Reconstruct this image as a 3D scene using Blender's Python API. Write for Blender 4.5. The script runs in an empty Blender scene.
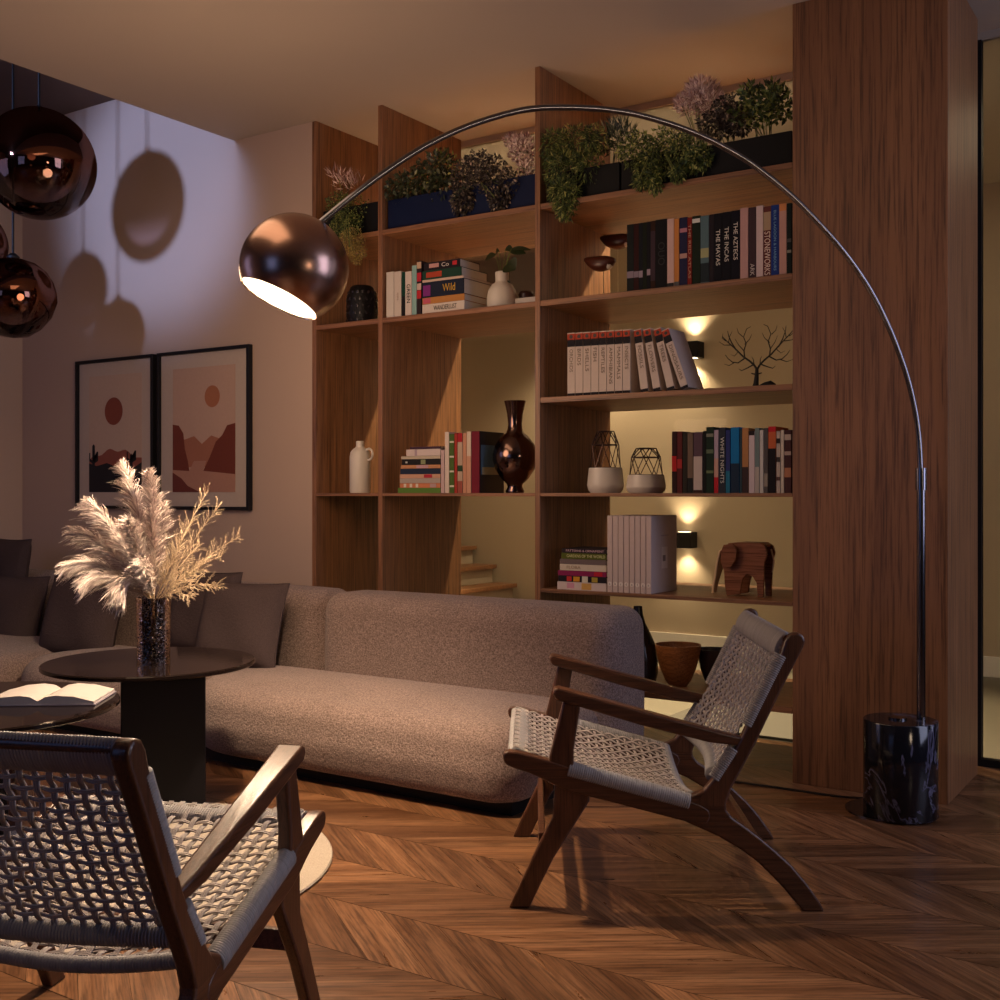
import bpy, math, random
from mathutils import Vector, Matrix
random.seed(7)
PI=math.pi
F=1127.; CA=.8342; SA=.5515; EH=1.1; HZ=493.
col=bpy.context.scene.collection

# ------------------------------------------------------------ geometry helpers
def ray(px,py):
    r=(px-500)/F
    return Vector((r*CA-SA, r*SA+CA, -(py-HZ)/F))
def atY(px,py,Y):
    v=ray(px,py); t=Y/v.y
    return Vector((v.x*t,Y,EH+v.z*t))
def atZ(px,py,z):
    v=ray(px,py); t=(z-EH)/v.z
    return Vector((v.x*t,v.y*t,z))
def XY(px,Y): return atY(px,HZ,Y).x
def ZY(px,py,Y): return atY(px,py,Y).z

class MB:
    def __init__(s): s.v=[]; s.f=[]; s.m=[]; s.uv=[]
    def add(s,vs,fs,mi=0,uvs=None):
        o=len(s.v); s.v+= [tuple(p) for p in vs]
        for i,f in enumerate(fs):
            s.f.append([k+o for k in f]); s.m.append(mi); s.uv.append(uvs[i] if uvs else None)
        return s
    def box(s,x0,x1,y0,y1,z0,z1,mi=0,M=None):
        vs=[Vector((x,y,z)) for z in (z0,z1) for y in (y0,y1) for x in (x0,x1)]
        if M: vs=[M@v for v in vs]
        return s.add(vs,[(0,2,3,1),(4,5,7,6),(0,1,5,4),(2,6,7,3),(0,4,6,2),(1,3,7,5)],mi)
    def prism(s,pts,fn,t0,t1,mi=0):
        n=len(pts)
        vs=[fn(p[0],p[1],t0) for p in pts]+[fn(p[0],p[1],t1) for p in pts]
        fs=[list(range(n))[::-1],list(range(n,2*n))]+[(i,(i+1)%n,n+(i+1)%n,n+i) for i in range(n)]
        return s.add(vs,fs,mi)
    def tube(s,path,rad,n=10,mi=0,caps=True,flat=1.0,closed=False):
        path=[Vector(p) for p in path]; N=len(path)
        if not hasattr(rad,'__len__'): rad=[rad]*N
        up=None; vs=[]
        for i,p in enumerate(path):
            if closed: t=(path[(i+1)%N]-path[i-1])
            else: t=path[min(i+1,N-1)]-path[max(i-1,0)]
            t=t.normalized() if t.length>1e-9 else Vector((0,0,1))
            if up is None:
                a=Vector((0,0,1)) if abs(t.z)<.9 else Vector((1,0,0)); up=(a-t*a.dot(t)).normalized()
            else:
                up=(up-t*up.dot(t)); up=up.normalized() if up.length>1e-6 else t.orthogonal().normalized()
            b=t.cross(up)
            for k in range(n):
                a=2*PI*k/n; vs.append(p+up*(math.cos(a)*rad[i]*flat)+b*(math.sin(a)*rad[i]))
        fs=[]
        R=N if closed else N-1
        for i in range(R):
            j=(i+1)%N
            for k in range(n): fs.append((i*n+k,i*n+(k+1)%n,j*n+(k+1)%n,j*n+k))
        if caps and not closed: fs+= [tuple(range(n))[::-1], tuple(range((N-1)*n,N*n))]
        return s.add(vs,fs,mi)
    def lathe(s,prof,n=40,c=(0,0,0),mi=0,M=None,sx=1,sy=1,fx=None,caps=True):
        vs=[]; N=len(prof)
        for r,z in prof:
            for k in range(n):
                a=2*PI*k/n; rr=r*(fx(a,z) if fx else 1)
                p=Vector((rr*math.cos(a)*sx,rr*math.sin(a)*sy,z))
                if M: p=M@p
                vs.append(p+Vector(c))
        fs=[(i*n+k,i*n+(k+1)%n,(i+1)*n+(k+1)%n,(i+1)*n+k) for i in range(N-1) for k in range(n)]
        if caps and prof[0][0]>1e-5: fs.append(tuple(range(n))[::-1])
        if caps and prof[-1][0]>1e-5: fs.append(tuple(range((N-1)*n,N*n)))
        return s.add(vs,fs,mi)
    def build(s,name,mats,parent=None,smooth=True,ang=35,bevel=0,seg=2,loc=None):
        me=bpy.data.meshes.new(name); me.from_pydata(s.v,[],s.f)
        if not isinstance(mats,(list,tuple)): mats=[mats]
        for m in mats: me.materials.append(m)
        for i,p in enumerate(me.polygons): p.material_index=s.m[i]
        if any(u is not None for u in s.uv):
            L=me.uv_layers.new(name='UVMap').data
            for i,p in enumerate(me.polygons):
                if s.uv[i]:
                    for k,li in enumerate(p.loop_indices): L[li].uv=s.uv[i][k]
        me.validate(); me.update()
        if smooth:
            me.polygons.foreach_set('use_smooth',[True]*len(me.polygons)); me.set_sharp_from_angle(angle=math.radians(ang))
        o=bpy.data.objects.new(name,me); col.objects.link(o)
        if parent: o.parent=parent
        if loc: o.location=loc
        if bevel:
            b=o.modifiers.new('bevel','BEVEL'); b.width=bevel; b.segments=seg; b.limit_method='ANGLE'; b.angle_limit=math.radians(40); b.harden_normals=False
        return o
def tag(o,label,cat,group=None,kind=None):
    if label: o['label']=label
    if cat: o['category']=cat
    if group: o['group']=group
    if kind: o['kind']=kind
    return o
def empty(name,loc,label,cat,group=None,rz=0):
    o=bpy.data.objects.new(name,None); col.objects.link(o); o.location=loc; o.rotation_euler=(0,0,rz); o.empty_display_size=.1
    return tag(o,label,cat,group)
def structure(o): o['kind']='structure'; return o
def copy_tree(o,parent=None):
    c=o.copy(); col.objects.link(c)
    if parent: c.parent=parent
    for ch in list(o.children): copy_tree(ch,c)
    return c
def local(P,root): return Vector(P)-root.location

# ------------------------------------------------------------ materials
class NT:
    def __init__(s,name):
        s.mat=bpy.data.materials.new(name); s.mat.use_nodes=True; s.t=s.mat.node_tree; s.t.nodes.clear()
        s.out=s.n('ShaderNodeOutputMaterial')
    def n(s,typ,ins=None,**kw):
        nd=s.t.nodes.new(typ)
        for k,v in kw.items(): setattr(nd,k,v)
        for k,v in (ins or {}).items():
            if isinstance(v,bpy.types.NodeSocket): s.t.links.new(v,nd.inputs[k])
            else: nd.inputs[k].default_value=v
        return nd
    def coord(s,kind='Object'): return s.n('ShaderNodeTexCoord').outputs[kind]
    def map(s,vec,scale=(1,1,1),loc=(0,0,0),rot=(0,0,0)): return s.n('ShaderNodeMapping',{0:vec,'Scale':scale,'Location':loc,'Rotation':rot}).outputs[0]
    def noise(s,vec,scale,detail=4,rough=.5,dist=0): return s.n('ShaderNodeTexNoise',{'Vector':vec,'Scale':scale,'Detail':detail,'Roughness':rough,'Distortion':dist}).outputs['Fac']
    def ramp(s,fac,stops,interp='LINEAR'):
        nd=s.n('ShaderNodeValToRGB',{0:fac}); cr=nd.color_ramp; cr.interpolation=interp
        while len(cr.elements)<len(stops): cr.elements.new(.5)
        for e,(p,c) in zip(cr.elements,stops): e.position=p; e.color=(*c,1) if len(c)==3 else c
        return nd.outputs[0]
    def math(s,op,a,b=0,c=0):
        nd=s.n('ShaderNodeMath',operation=op)
        for i,v in enumerate((a,b,c)):
            if isinstance(v,bpy.types.NodeSocket): s.t.links.new(v,nd.inputs[i])
            else: nd.inputs[i].default_value=v
        return nd.outputs[0]
    def mix(s,fac,a,b,blend='MIX'):
        nd=s.n('ShaderNodeMix',data_type='RGBA',blend_type=blend)
        for i,v in ((0,fac),(6,a),(7,b)):
            if isinstance(v,bpy.types.NodeSocket): s.t.links.new(v,nd.inputs[i])
            else: nd.inputs[i].default_value=(*v,1) if isinstance(v,tuple) and len(v)==3 else v
        return nd.outputs[2]
    def bump(s,h,strength=.3,dist=.01): return s.n('ShaderNodeBump',{'Height':h,'Strength':strength,'Distance':dist}).outputs[0]
    def pbr(s,base,rough=.5,metal=0,bump=None,**kw):
        ins={'Base Color':(*base,1) if isinstance(base,tuple) and len(base)==3 else base,'Roughness':rough,'Metallic':metal}
        if bump is not None: ins['Normal']=bump
        for k,v in kw.items(): ins[k]=v
        p=s.n('ShaderNodeBsdfPrincipled',ins); s.t.links.new(p.outputs[0],s.out.inputs[0]); return s.mat
cache={}
def plain(rgb,rough=.55,metal=0,**kw):
    if rough==.5 and not kw: rough=.75; kw={'Specular IOR Level':.15}
    key=(tuple(round(c,3) for c in rgb),rough,metal,tuple(sorted((k,str(v)) for k,v in kw.items())))
    if key in cache: return cache[key]
    m=NT('surface'); v=m.coord(); n=m.noise(v,60,3)
    c=m.mix(m.math('MULTIPLY',n,.25),tuple(rgb),tuple(c*.6 for c in rgb))
    cache[key]=m.pbr(c,rough,metal,m.bump(n,.06,.002) if not metal else None,**kw)
    return cache[key]
def wood(name,dark,light,axis='z',rough=.45,scale=1.0,bump=.25,coord='Object'):
    m=NT(name); v=m.coord(coord)
    st={'z':(11,11,.8),'x':(.8,11,11),'y':(11,.8,11)}[axis]
    v2=m.map(v,tuple(a*scale for a in st))
    n1=m.noise(v2,1.0,6,.62,.9)
    n2=m.noise(m.map(v,tuple((130 if a>5 else 3.2)*scale for a in st)),1.0,5,.65,.3)
    n3=m.noise(v,1.3,2)
    w=m.n('ShaderNodeTexWave',{'Vector':m.map(v2,(.35,.35,.35)),'Scale':2.2,'Distortion':7.0,'Detail':3.0,'Detail Scale':1.2},wave_type='RINGS').outputs['Fac']
    a=m.math('ADD',m.math('MULTIPLY',n1,.55),m.math('MULTIPLY',w,.18)); a=m.math('ADD',a,m.math('MULTIPLY',n3,.3))
    c=m.ramp(a,[(.2,dark),(.55,tuple((p+q)/2 for p,q in zip(dark,light))),(.85,light)])
    pores=m.ramp(n2,[(.36,(.25,.22,.2)),(.52,(1,1,1))])
    c=m.mix(.75,c,pores,'MULTIPLY')
    return m.pbr(c,rough,0,m.bump(m.math('ADD',n2,m.math('MULTIPLY',w,.4)),bump,.004))
OAK_D=(.17,.072,.032); OAK_L=(.36,.16,.065)
M_oak_v=wood('oak_vertical',OAK_D,OAK_L,'z'); M_oak_h=wood('oak_horizontal',OAK_D,OAK_L,'x')
M_walnut=wood('walnut_chair',(.042,.015,.008),(.14,.055,.026),'x',.3,2.2,.12)
M_walnut_z=wood('walnut_chair_upright',(.042,.015,.008),(.14,.055,.026),'z',.3,2.2,.12)
M_teak=wood('turned_wood',(.3,.1,.03),(.6,.25,.09),'x',.35,2,.1)
def paint(name,rgb,rough=.85,b=.05):
    m=NT(name); v=m.coord(); n=m.noise(v,2.2,3); n2=m.noise(v,180,2)
    c=m.mix(m.math('MULTIPLY',n,.35),rgb,tuple(k*.85 for k in rgb))
    return m.pbr(c,rough,0,m.bump(n2,b,.002))
M_wall=paint('plaster_wall',(.53,.39,.30)); M_ceil=paint('ceiling_paint',(.42,.345,.28)); M_hall=paint('hall_plaster',(.41,.32,.22))
M_hallfloor=paint('hall_stone',(.10,.085,.06),.5); M_litpatch=paint('lit_floor_patch',(.05,.042,.03),.9)
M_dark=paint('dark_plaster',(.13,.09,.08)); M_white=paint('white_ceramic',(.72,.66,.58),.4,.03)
M_black=plain((.009,.008,.009),.5,0,**{'Specular IOR Level':.25}); M_blackmetal=plain((.2,.19,.21),.16,1)
def parquet():
    m=NT('chevron_parquet'); uv=m.coord('UV')
    sx=m.n('ShaderNodeSeparateXYZ',{0:uv}); rnd=m.n('ShaderNodeNewGeometry').outputs['Random Per Island']
    off=m.n('ShaderNodeCombineXYZ',{0:m.math('MULTIPLY',rnd,37.0),1:m.math('MULTIPLY',rnd,11.0),2:rnd})
    v=m.n('ShaderNodeVectorMath',{0:uv,1:off.outputs[0]},operation='ADD').outputs[0]
    g=m.map(v,(1.5,13,1)); n1=m.noise(g,1.3,6,.6,1.8); n2=m.noise(m.map(v,(8,150,1)),1,4,.65)
    w=m.n('ShaderNodeTexWave',{'Vector':m.map(v,(.9,7.5,1)),'Scale':.55,'Distortion':14.0,'Detail':3.0,'Detail Scale':.6},bands_direction='Y').outputs['Fac']
    a=m.math('ADD',m.math('MULTIPLY',n1,.6),m.math('MULTIPLY',w,.25))
    c=m.ramp(a,[(.2,(.15,.068,.030)),(.42,(.24,.118,.056)),(.75,(.33,.175,.088))])
    w2=m.n('ShaderNodeTexWave',{'Vector':m.map(v,(.8,5,1)),'Scale':3.6,'Distortion':6.0,'Detail':2.5,'Detail Scale':.5},bands_direction='Y').outputs['Fac']
    c=m.mix(.75,c,m.ramp(n2,[(.38,(.3,.27,.25)),(.54,(1,1,1))]),'MULTIPLY')
    c=m.mix(.45,c,m.ramp(w2,[(.02,(.42,.38,.36)),(.35,(1,1,1))]),'MULTIPLY')
    tone=m.ramp(rnd,[(0,(.55,.48,.44)),(.5,(.92,.88,.85)),(1,(1.2,1.12,1.04))])
    c=m.mix(1.0,c,tone,'MULTIPLY')
    return m.pbr(c,m.math('ADD',.2,m.math('MULTIPLY',n1,.22)),0,m.bump(m.math('ADD',n2,w),.12,.002))
M_floor=parquet()
def fabric(name,rgb,rgb2,sc=420,b=.5,sheen=.15):
    m=NT(name); v=m.coord(); n=m.noise(v,sc,3,.7); n0=m.noise(v,5,3); nn=m.noise(v,90,2)
    c=m.mix(m.ramp(n,[(.35,(0,0,0)),(.65,(1,1,1))]),rgb,rgb2)
    c=m.mix(m.math('MULTIPLY',n0,.3),c,tuple(k*.6 for k in rgb))
    return m.pbr(c,.95,0,m.bump(m.math('ADD',n,nn),b,.006),**{'Sheen Weight':sheen,'Sheen Roughness':.5,'Specular IOR Level':.2})
M_sofa=fabric('boucle_fabric',(.13,.088,.074),(.42,.305,.265),170,.7)
M_cush=fabric('cushion_fabric',(.055,.037,.035),(.095,.066,.064),300,.4,0)
M_rugm=fabric('woven_rug',(.42,.35,.28),(.6,.52,.43),300,.4)
def cordmat(name,rgb):
    m=NT(name); v=m.coord(); n=m.noise(v,300,2); r=m.n('ShaderNodeNewGeometry').outputs['Random Per Island']
    c=m.mix(m.math('MULTIPLY',m.math('ADD',n,r),.35),rgb,tuple(k*.55 for k in rgb))
    return m.pbr(c,.6,0,m.bump(n,.3,.001))
M_cord=cordmat('paper_cord',(.46,.40,.37)); M_cordc=cordmat('paper_cord_wrap',(.34,.32,.32))
def marble():
    m=NT('black_marble'); v=m.coord(); n=m.noise(v,3.2,5,.6,.8)
    a=m.math('ABSOLUTE',m.math('SUBTRACT',n,.5)); n2=m.noise(v,25,3)
    c=m.mix(m.math('MULTIPLY',m.ramp(a,[(0,(1,1,1)),(.014,(0,0,0))]),n2),(.008,.008,.012),(.22,.21,.34))
    return m.pbr(c,.12,0)
M_marble=marble()
def copper_brushed():
    m=NT('brushed_copper'); v=m.coord('Object'); n=m.noise(m.map(v,(3,3,220)),1,2)
    return m.pbr(m.mix(n,(.42,.26,.20),(.36,.21,.16)),.26,1,m.bump(n,.05,.001))
M_copper=copper_brushed()
def pendant_glass():
    m=NT('copper_mirrored_glass'); z=m.n('ShaderNodeSeparateXYZ',{0:m.coord()}).outputs[2]
    f=m.n('ShaderNodeMapRange',{0:z,1:-.16,2:-.02}).outputs[0]
    g=m.n('ShaderNodeBsdfGlossy',{'Color':(.17,.075,.05,1),'Roughness':.04})
    tr=m.n('ShaderNodeBsdfTransparent',{'Color':(.8,.68,.68,1)}); gl=m.n('ShaderNodeBsdfGlossy',{'Color':(.8,.7,.7,1),'Roughness':.03})
    fr=m.n('ShaderNodeFresnel',{'IOR':1.45}).outputs[0]
    low=m.n('ShaderNodeMixShader',{0:m.math('ADD',fr,.06)}); m.t.links.new(tr.outputs[0],low.inputs[1]); m.t.links.new(gl.outputs[0],low.inputs[2])
    mx=m.n('ShaderNodeMixShader',{0:f}); m.t.links.new(low.outputs[0],mx.inputs[1]); m.t.links.new(g.outputs[0],mx.inputs[2])
    m.t.links.new(mx.outputs[0],m.out.inputs[0]); return m.mat
M_pend=pendant_glass()
def thin_glass(name,tint,refl=.05,rough=.02,bump=0):
    m=NT(name); tr=m.n('ShaderNodeBsdfTransparent',{'Color':(*tint,1)}); ins={'Color':(.7,.55,.45,1) if bump else (1,1,1,1),'Roughness':rough}
    if bump: ins['Normal']=m.bump(m.n('ShaderNodeTexVoronoi',{'Vector':m.coord(),'Scale':90.0},feature='DISTANCE_TO_EDGE').outputs[0],bump,.004)
    gl=m.n('ShaderNodeBsdfGlossy',ins)
    fr=m.n('ShaderNodeFresnel',{'IOR':1.45}).outputs[0]
    mx=m.n('ShaderNodeMixShader',{0:m.math('MULTIPLY',m.math('ADD',fr,refl),.8)})
    m.t.links.new(tr.outputs[0],mx.inputs[1]); m.t.links.new(gl.outputs[0],mx.inputs[2]); m.t.links.new(mx.outputs[0],m.out.inputs[0]); return m.mat
M_pane=thin_glass('clear_pane',(.97,.97,.95),-.03)
M_smoke=thin_glass('smoked_crackle_glass',(.36,.30,.28),.10,.10,.9); M_clear=thin_glass('thick_clear_glass',(.8,.78,.76),.1)
M_tabletop=plain((.010,.006,.005),.07,0,**{'Specular IOR Level':.22}); M_tablecol=plain((.006,.005,.007),.4,0,**{'Specular IOR Level':.15})
def emis(name,rgb,st):
    m=NT(name); e=m.n('ShaderNodeEmission',{'Color':(*rgb,1),'Strength':st}); m.t.links.new(e.outputs[0],m.out.inputs[0]); return m.mat
def leafmat(name,stops,rough=.6):
    m=NT(name); r=m.n('ShaderNodeNewGeometry').outputs['Random Per Island']
    c=m.ramp(r,stops); return m.pbr(c,rough,0,None,**{'Subsurface Weight':0.0})
M_leafdark=leafmat('dark_leaf',[(0,(.008,.014,.007)),(.7,(.03,.045,.016)),(.9,(.1,.11,.05)),(1,(.4,.42,.28))],.35)
M_leafgreen=leafmat('green_leaf',[(0,(.010,.018,.006)),(.5,(.05,.085,.014)),(.85,(.20,.24,.045)),(1,(.5,.48,.14))])
M_leafgold=leafmat('golden_moss',[(0,(.1,.08,.02)),(.5,(.25,.18,.04)),(1,(.45,.33,.09))])
M_leafpurple=leafmat('purple_leaf',[(0,(.012,.010,.010)),(.7,(.05,.035,.03)),(.9,(.16,.13,.08)),(1,(.4,.3,.22))],.4)
M_leafpink=leafmat('pink_leaf',[(0,(.22,.10,.10)),(.4,(.55,.36,.33)),(1,(.95,.8,.72))])
M_pampas=leafmat('pampas_fibre',[(0,(.42,.31,.28)),(.5,(.66,.55,.50)),(1,(.88,.80,.74))],.9)
M_dried=leafmat('dried_sprig',[(0,(.4,.28,.17)),(1,(.65,.5,.33))],.9)
M_paper=plain((.72,.66,.56),.9)

# ------------------------------------------------------------ room shell
YF=4.18; YB=4.83; CZ=2.955
def floor():
    mb=MB(); b=.257; L=.19; k=.70
    for j in range(-24,10):
        y0=2.30+b*j; y1=y0+b
        if y1>YF+.62 : y1=min(y1,4.85)
        if y0>=4.85: break
        sg=1 if j%2==0 else -1
        n0=int(-9/L)-2
        for i in range(n0,int(3/L)+2):
            xa=i*L
            sh=(y1-y0)/k
            if sg>0: P=[(xa,y0),(xa+L,y0),(xa+L+sh,y1),(xa+sh,y1)]
            else: P=[(xa+sh,y0),(xa+L+sh,y0),(xa+L,y1),(xa,y1)]
            ang=math.atan2(k*sg,1); ca,sa=math.cos(ang),math.sin(ang)
            uv=[(x*ca+y*sa,-x*sa+y*ca) for x,y in P]
            cx=sum(p[0] for p in P)/4; cy=sum(p[1] for p in P)/4; g=.0012
            Q=[(x-(x-cx)*g/L*1.5,y-(y-cy)*g/b*2) for x,y in P]
            mb.add([(x,y,0) for x,y in Q],[(0,1,2,3)],0,[uv])
    mb.add([(-9.2,-4,-.003),(3.3,-4,-.003),(3.3,4.85,-.003),(-9.2,4.85,-.003)],[(0,1,2,3)],1)
    structure(mb.build('floor',[M_floor,plain((.05,.022,.01),.6)],smooth=False))
floor()
XL=-6.30; XC=-4.44
structure(MB().box(XL,-3.889,YF,YF+.12,0,3.36).build('wall_back',M_wall,smooth=False))
structure(MB().box(XL-.12,XL,-4,YF+.12,0,3.36).build('wall_left',M_wall,smooth=False))
structure(MB().box(XC,3.3,-4,7.26,CZ,3.36).build('ceiling',M_ceil,smooth=False))
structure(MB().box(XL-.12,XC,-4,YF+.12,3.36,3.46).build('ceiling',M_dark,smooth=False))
structure(MB().box(-8.5,3.3,7.26,7.36,0,3.0).build('wall_rear',M_hall,smooth=False))
structure(MB().box(-8.5,XL-.12,YF,7.3,0,3.0).build('wall_hall_left',M_hall,smooth=False))
structure(MB().box(-8.5,XC,YF+.12,7.3,CZ,3.05).build('ceiling_hall',M_ceil,smooth=False))
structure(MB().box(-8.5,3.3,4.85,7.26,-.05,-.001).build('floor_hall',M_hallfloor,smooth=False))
structure(MB().box(-5.2,3.3,7.235,7.26,0,.12).build('baseboard_rear',M_white,smooth=False))
structure(MB().box(XL,-3.89,YF-.015,YF,0,.09).build('baseboard_back',M_wall,smooth=False))
structure(MB().box(-4.05,3.3,YB+.02,YB+.06,CZ-.03,CZ).build('trim_1',M_ceil,smooth=False))
# glazed partition behind the shelves
wf=structure(MB().box(-.91,-.885,YB+.02,YB+.06,0,CZ-.03).box(-.885,2.4,YB+.02,YB+.06,0,.03).build('window_1',M_black,smooth=False))
MB().box(-3.86,-.91,YB+.036,YB+.042,.0,CZ-.03).build('pane',M_pane,wf,smooth=False)
MB().box(-.885,2.4,YB+.036,YB+.042,.03,CZ-.03).build('pane',M_pane,wf,smooth=False)
# hall landing slab and stairs
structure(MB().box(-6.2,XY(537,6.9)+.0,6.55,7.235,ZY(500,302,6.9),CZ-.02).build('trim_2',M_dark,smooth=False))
st=structure(MB().box(-4.9,-4.617,5.9,7.235,0,.02).build('staircase',M_white,smooth=False))
for i in range(7):
    z=.137+.138*i; x=-4.25-.186*i
    MB().box(x-.21,x,5.95,7.23,z-.03,z).build('tread',M_oak_h,st,smooth=False,bevel=.004)
    MB().box(x-.20,x-.035,5.98,7.22,z-.138,z-.03).build('riser',M_hall,st,smooth=False)
tag(MB().box(-2.35,-1.35,4.87,5.5,0,.012).build('lit_floor_patch',M_litpatch,smooth=False,bevel=.004),'added patch for lit hall floor behind the glass under the shelves','rug')  # added sheet standing in for a lit stretch of hall floor
tag(MB().prism([(-.76,4.88),(1.2,4.88),(1.2,5.9),(-.1,5.9)],lambda a,b,t:(a,b,t),0,.012).build('lit_floor_patch',M_litpatch,smooth=False),'added patch for lit hall floor right of the wooden column','rug')  # second added sheet; its slanted edge follows the border of the light

# ------------------------------------------------------------ bookcase
T=.026
XD=[-3.889,-3.464,-2.581]; XP=-1.434
ZS=dict(p=2.357,s2=1.936,s3=1.515,s4=1.1,s5=.685,s6=.285)
bc=empty('bookcase',(-2.66,4.5,0),'tall open oak bookcase filling the wall between the pictures and the wooden column','bookcase')
def P(mb,name,mat,root,**k):
    mb.v=[tuple(Vector(v)-root.location) for v in mb.v]; return mb.build(name,mat,root,**k)
for x in XD: P(MB().box(x,x+T,YF,YB,0,CZ),'side_panel',M_oak_v,bc,smooth=False,bevel=.0015)
def shelf(x0,x1,z,t=.024): P(MB().box(x0,x1,YF+.002,YB-.002,z-t,z),'shelf',M_oak_h,bc,smooth=False,bevel=.0015)
for a,b,zs in ((XD[0]+T,XD[1],('p','s2','s4')),(XD[1]+T,XD[2],('p','s2','s4')),(XD[2]+T,XP,('p','s2','s3','s4','s5','s6'))):
    for k in zs: shelf(a,b,ZS[k],.015 if k=='s4' else (.016 if k=='s5' else .024))
tag(MB().box(XP+.001,-.873,YF,4.71,0,CZ).build('wooden_column',M_oak_v,smooth=False,bevel=.002),'broad oak clad column standing right of the bookcase behind the arc lamp','column')

# ------------------------------------------------------------ books
ORD=['first','second','third','fourth','fifth','sixth','seventh','eighth','ninth','tenth','eleventh','twelfth','thirteenth','fourteenth','fifteenth','sixteenth','seventeenth','eighteenth','nineteenth','twentieth','twenty-first','twenty-second','twenty-third','twenty-fourth','twenty-fifth']
def text(body,size,mat,parent,M,name='lettering',ext=.0004,fitw=None):
    cu=bpy.data.curves.new('t','FONT'); cu.body=body; cu.size=size; cu.align_x='CENTER'; cu.align_y='CENTER'; cu.extrude=ext
    to=bpy.data.objects.new('t',cu); col.objects.link(to)
    dg=bpy.context.evaluated_depsgraph_get(); me=bpy.data.meshes.new_from_object(to.evaluated_get(dg))
    bpy.data.objects.remove(to); me.materials.clear(); me.materials.append(mat)
    if fitw:
        w=max(v.co.x for v in me.vertices)-min(v.co.x for v in me.vertices)
        for v in me.vertices: v.co.x*=fitw/w
    o=bpy.data.objects.new(name,me); col.objects.link(o); o.parent=parent; o.matrix_local=M; return o
SPM=Matrix(((0,1,0,0),(0,0,-1,0),(-1,0,0,0),(0,0,0,1)))   # reads downwards on a spine facing -Y
def book(x0,x1,z0,h,depth,color,label,group,bands=(),title=None,tcol=(.8,.75,.65),tsize=None,y=YF+.02,tilt=0,tz=.5,cover=None,tw=None):
    """upright book: cover (boards + spine) and a page block; origin at its bottom front left"""
    w=x1-x0; o=empty('book',(x0,y,z0),label,'book',group); t=min(.0025,w*.18)
    g=.0004
    mats=[plain(color,.5)]; mb=MB()
    mb.box(g,t,0,depth,0,h).box(w-t,w-g,0,depth,0,h).box(g,w-g,-.0015,t,0,h)
    mb.build('cover',mats,o,smooth=False)
    MB().box(t,w-t,t,depth-.003,.003,h-.004).build('pages',M_paper,o,smooth=False)
    for (a,b,c) in bands:
        MB().box(g+.0002,w-g-.0002,-.0022,-.0012,a*h,b*h).build('spine_band',plain(c,.5),o,smooth=False)
    if title:
        s=tsize or w*.8
        text(title,s,plain(tcol,.5),o,Matrix.Translation((w/2,-.0026,h*tz))@SPM,fitw=tw*h if tw else None)
    if cover:
        for ci,(a,b,c,d,cc) in enumerate(cover): MB().box(w-g,w+.0005+.0005*ci,a*depth,b*depth,c*h,d*h).build('cover_art',plain(cc,.45),o,smooth=False)
    if tilt: o.rotation_euler=(0,tilt,0)
    return o
def row(items,zs,group,where,depth=.16,y=YF+.02):
    for i,it in enumerate(items):
        x0,x1,yt,colr,look=it[:5]; kw=it[5] if len(it)>5 else {}
        a=XY(x0,y); b=XY(x1,y); h=ZY((x0+x1)/2,yt,y)-zs
        cb=tuple(max(0,c) for c in colr)
        book(a,b,zs,h,depth+random.uniform(-.02,.02),cb,f'{look}, {ORD[i]} from left, {where}',group,y=y,**kw)
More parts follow.
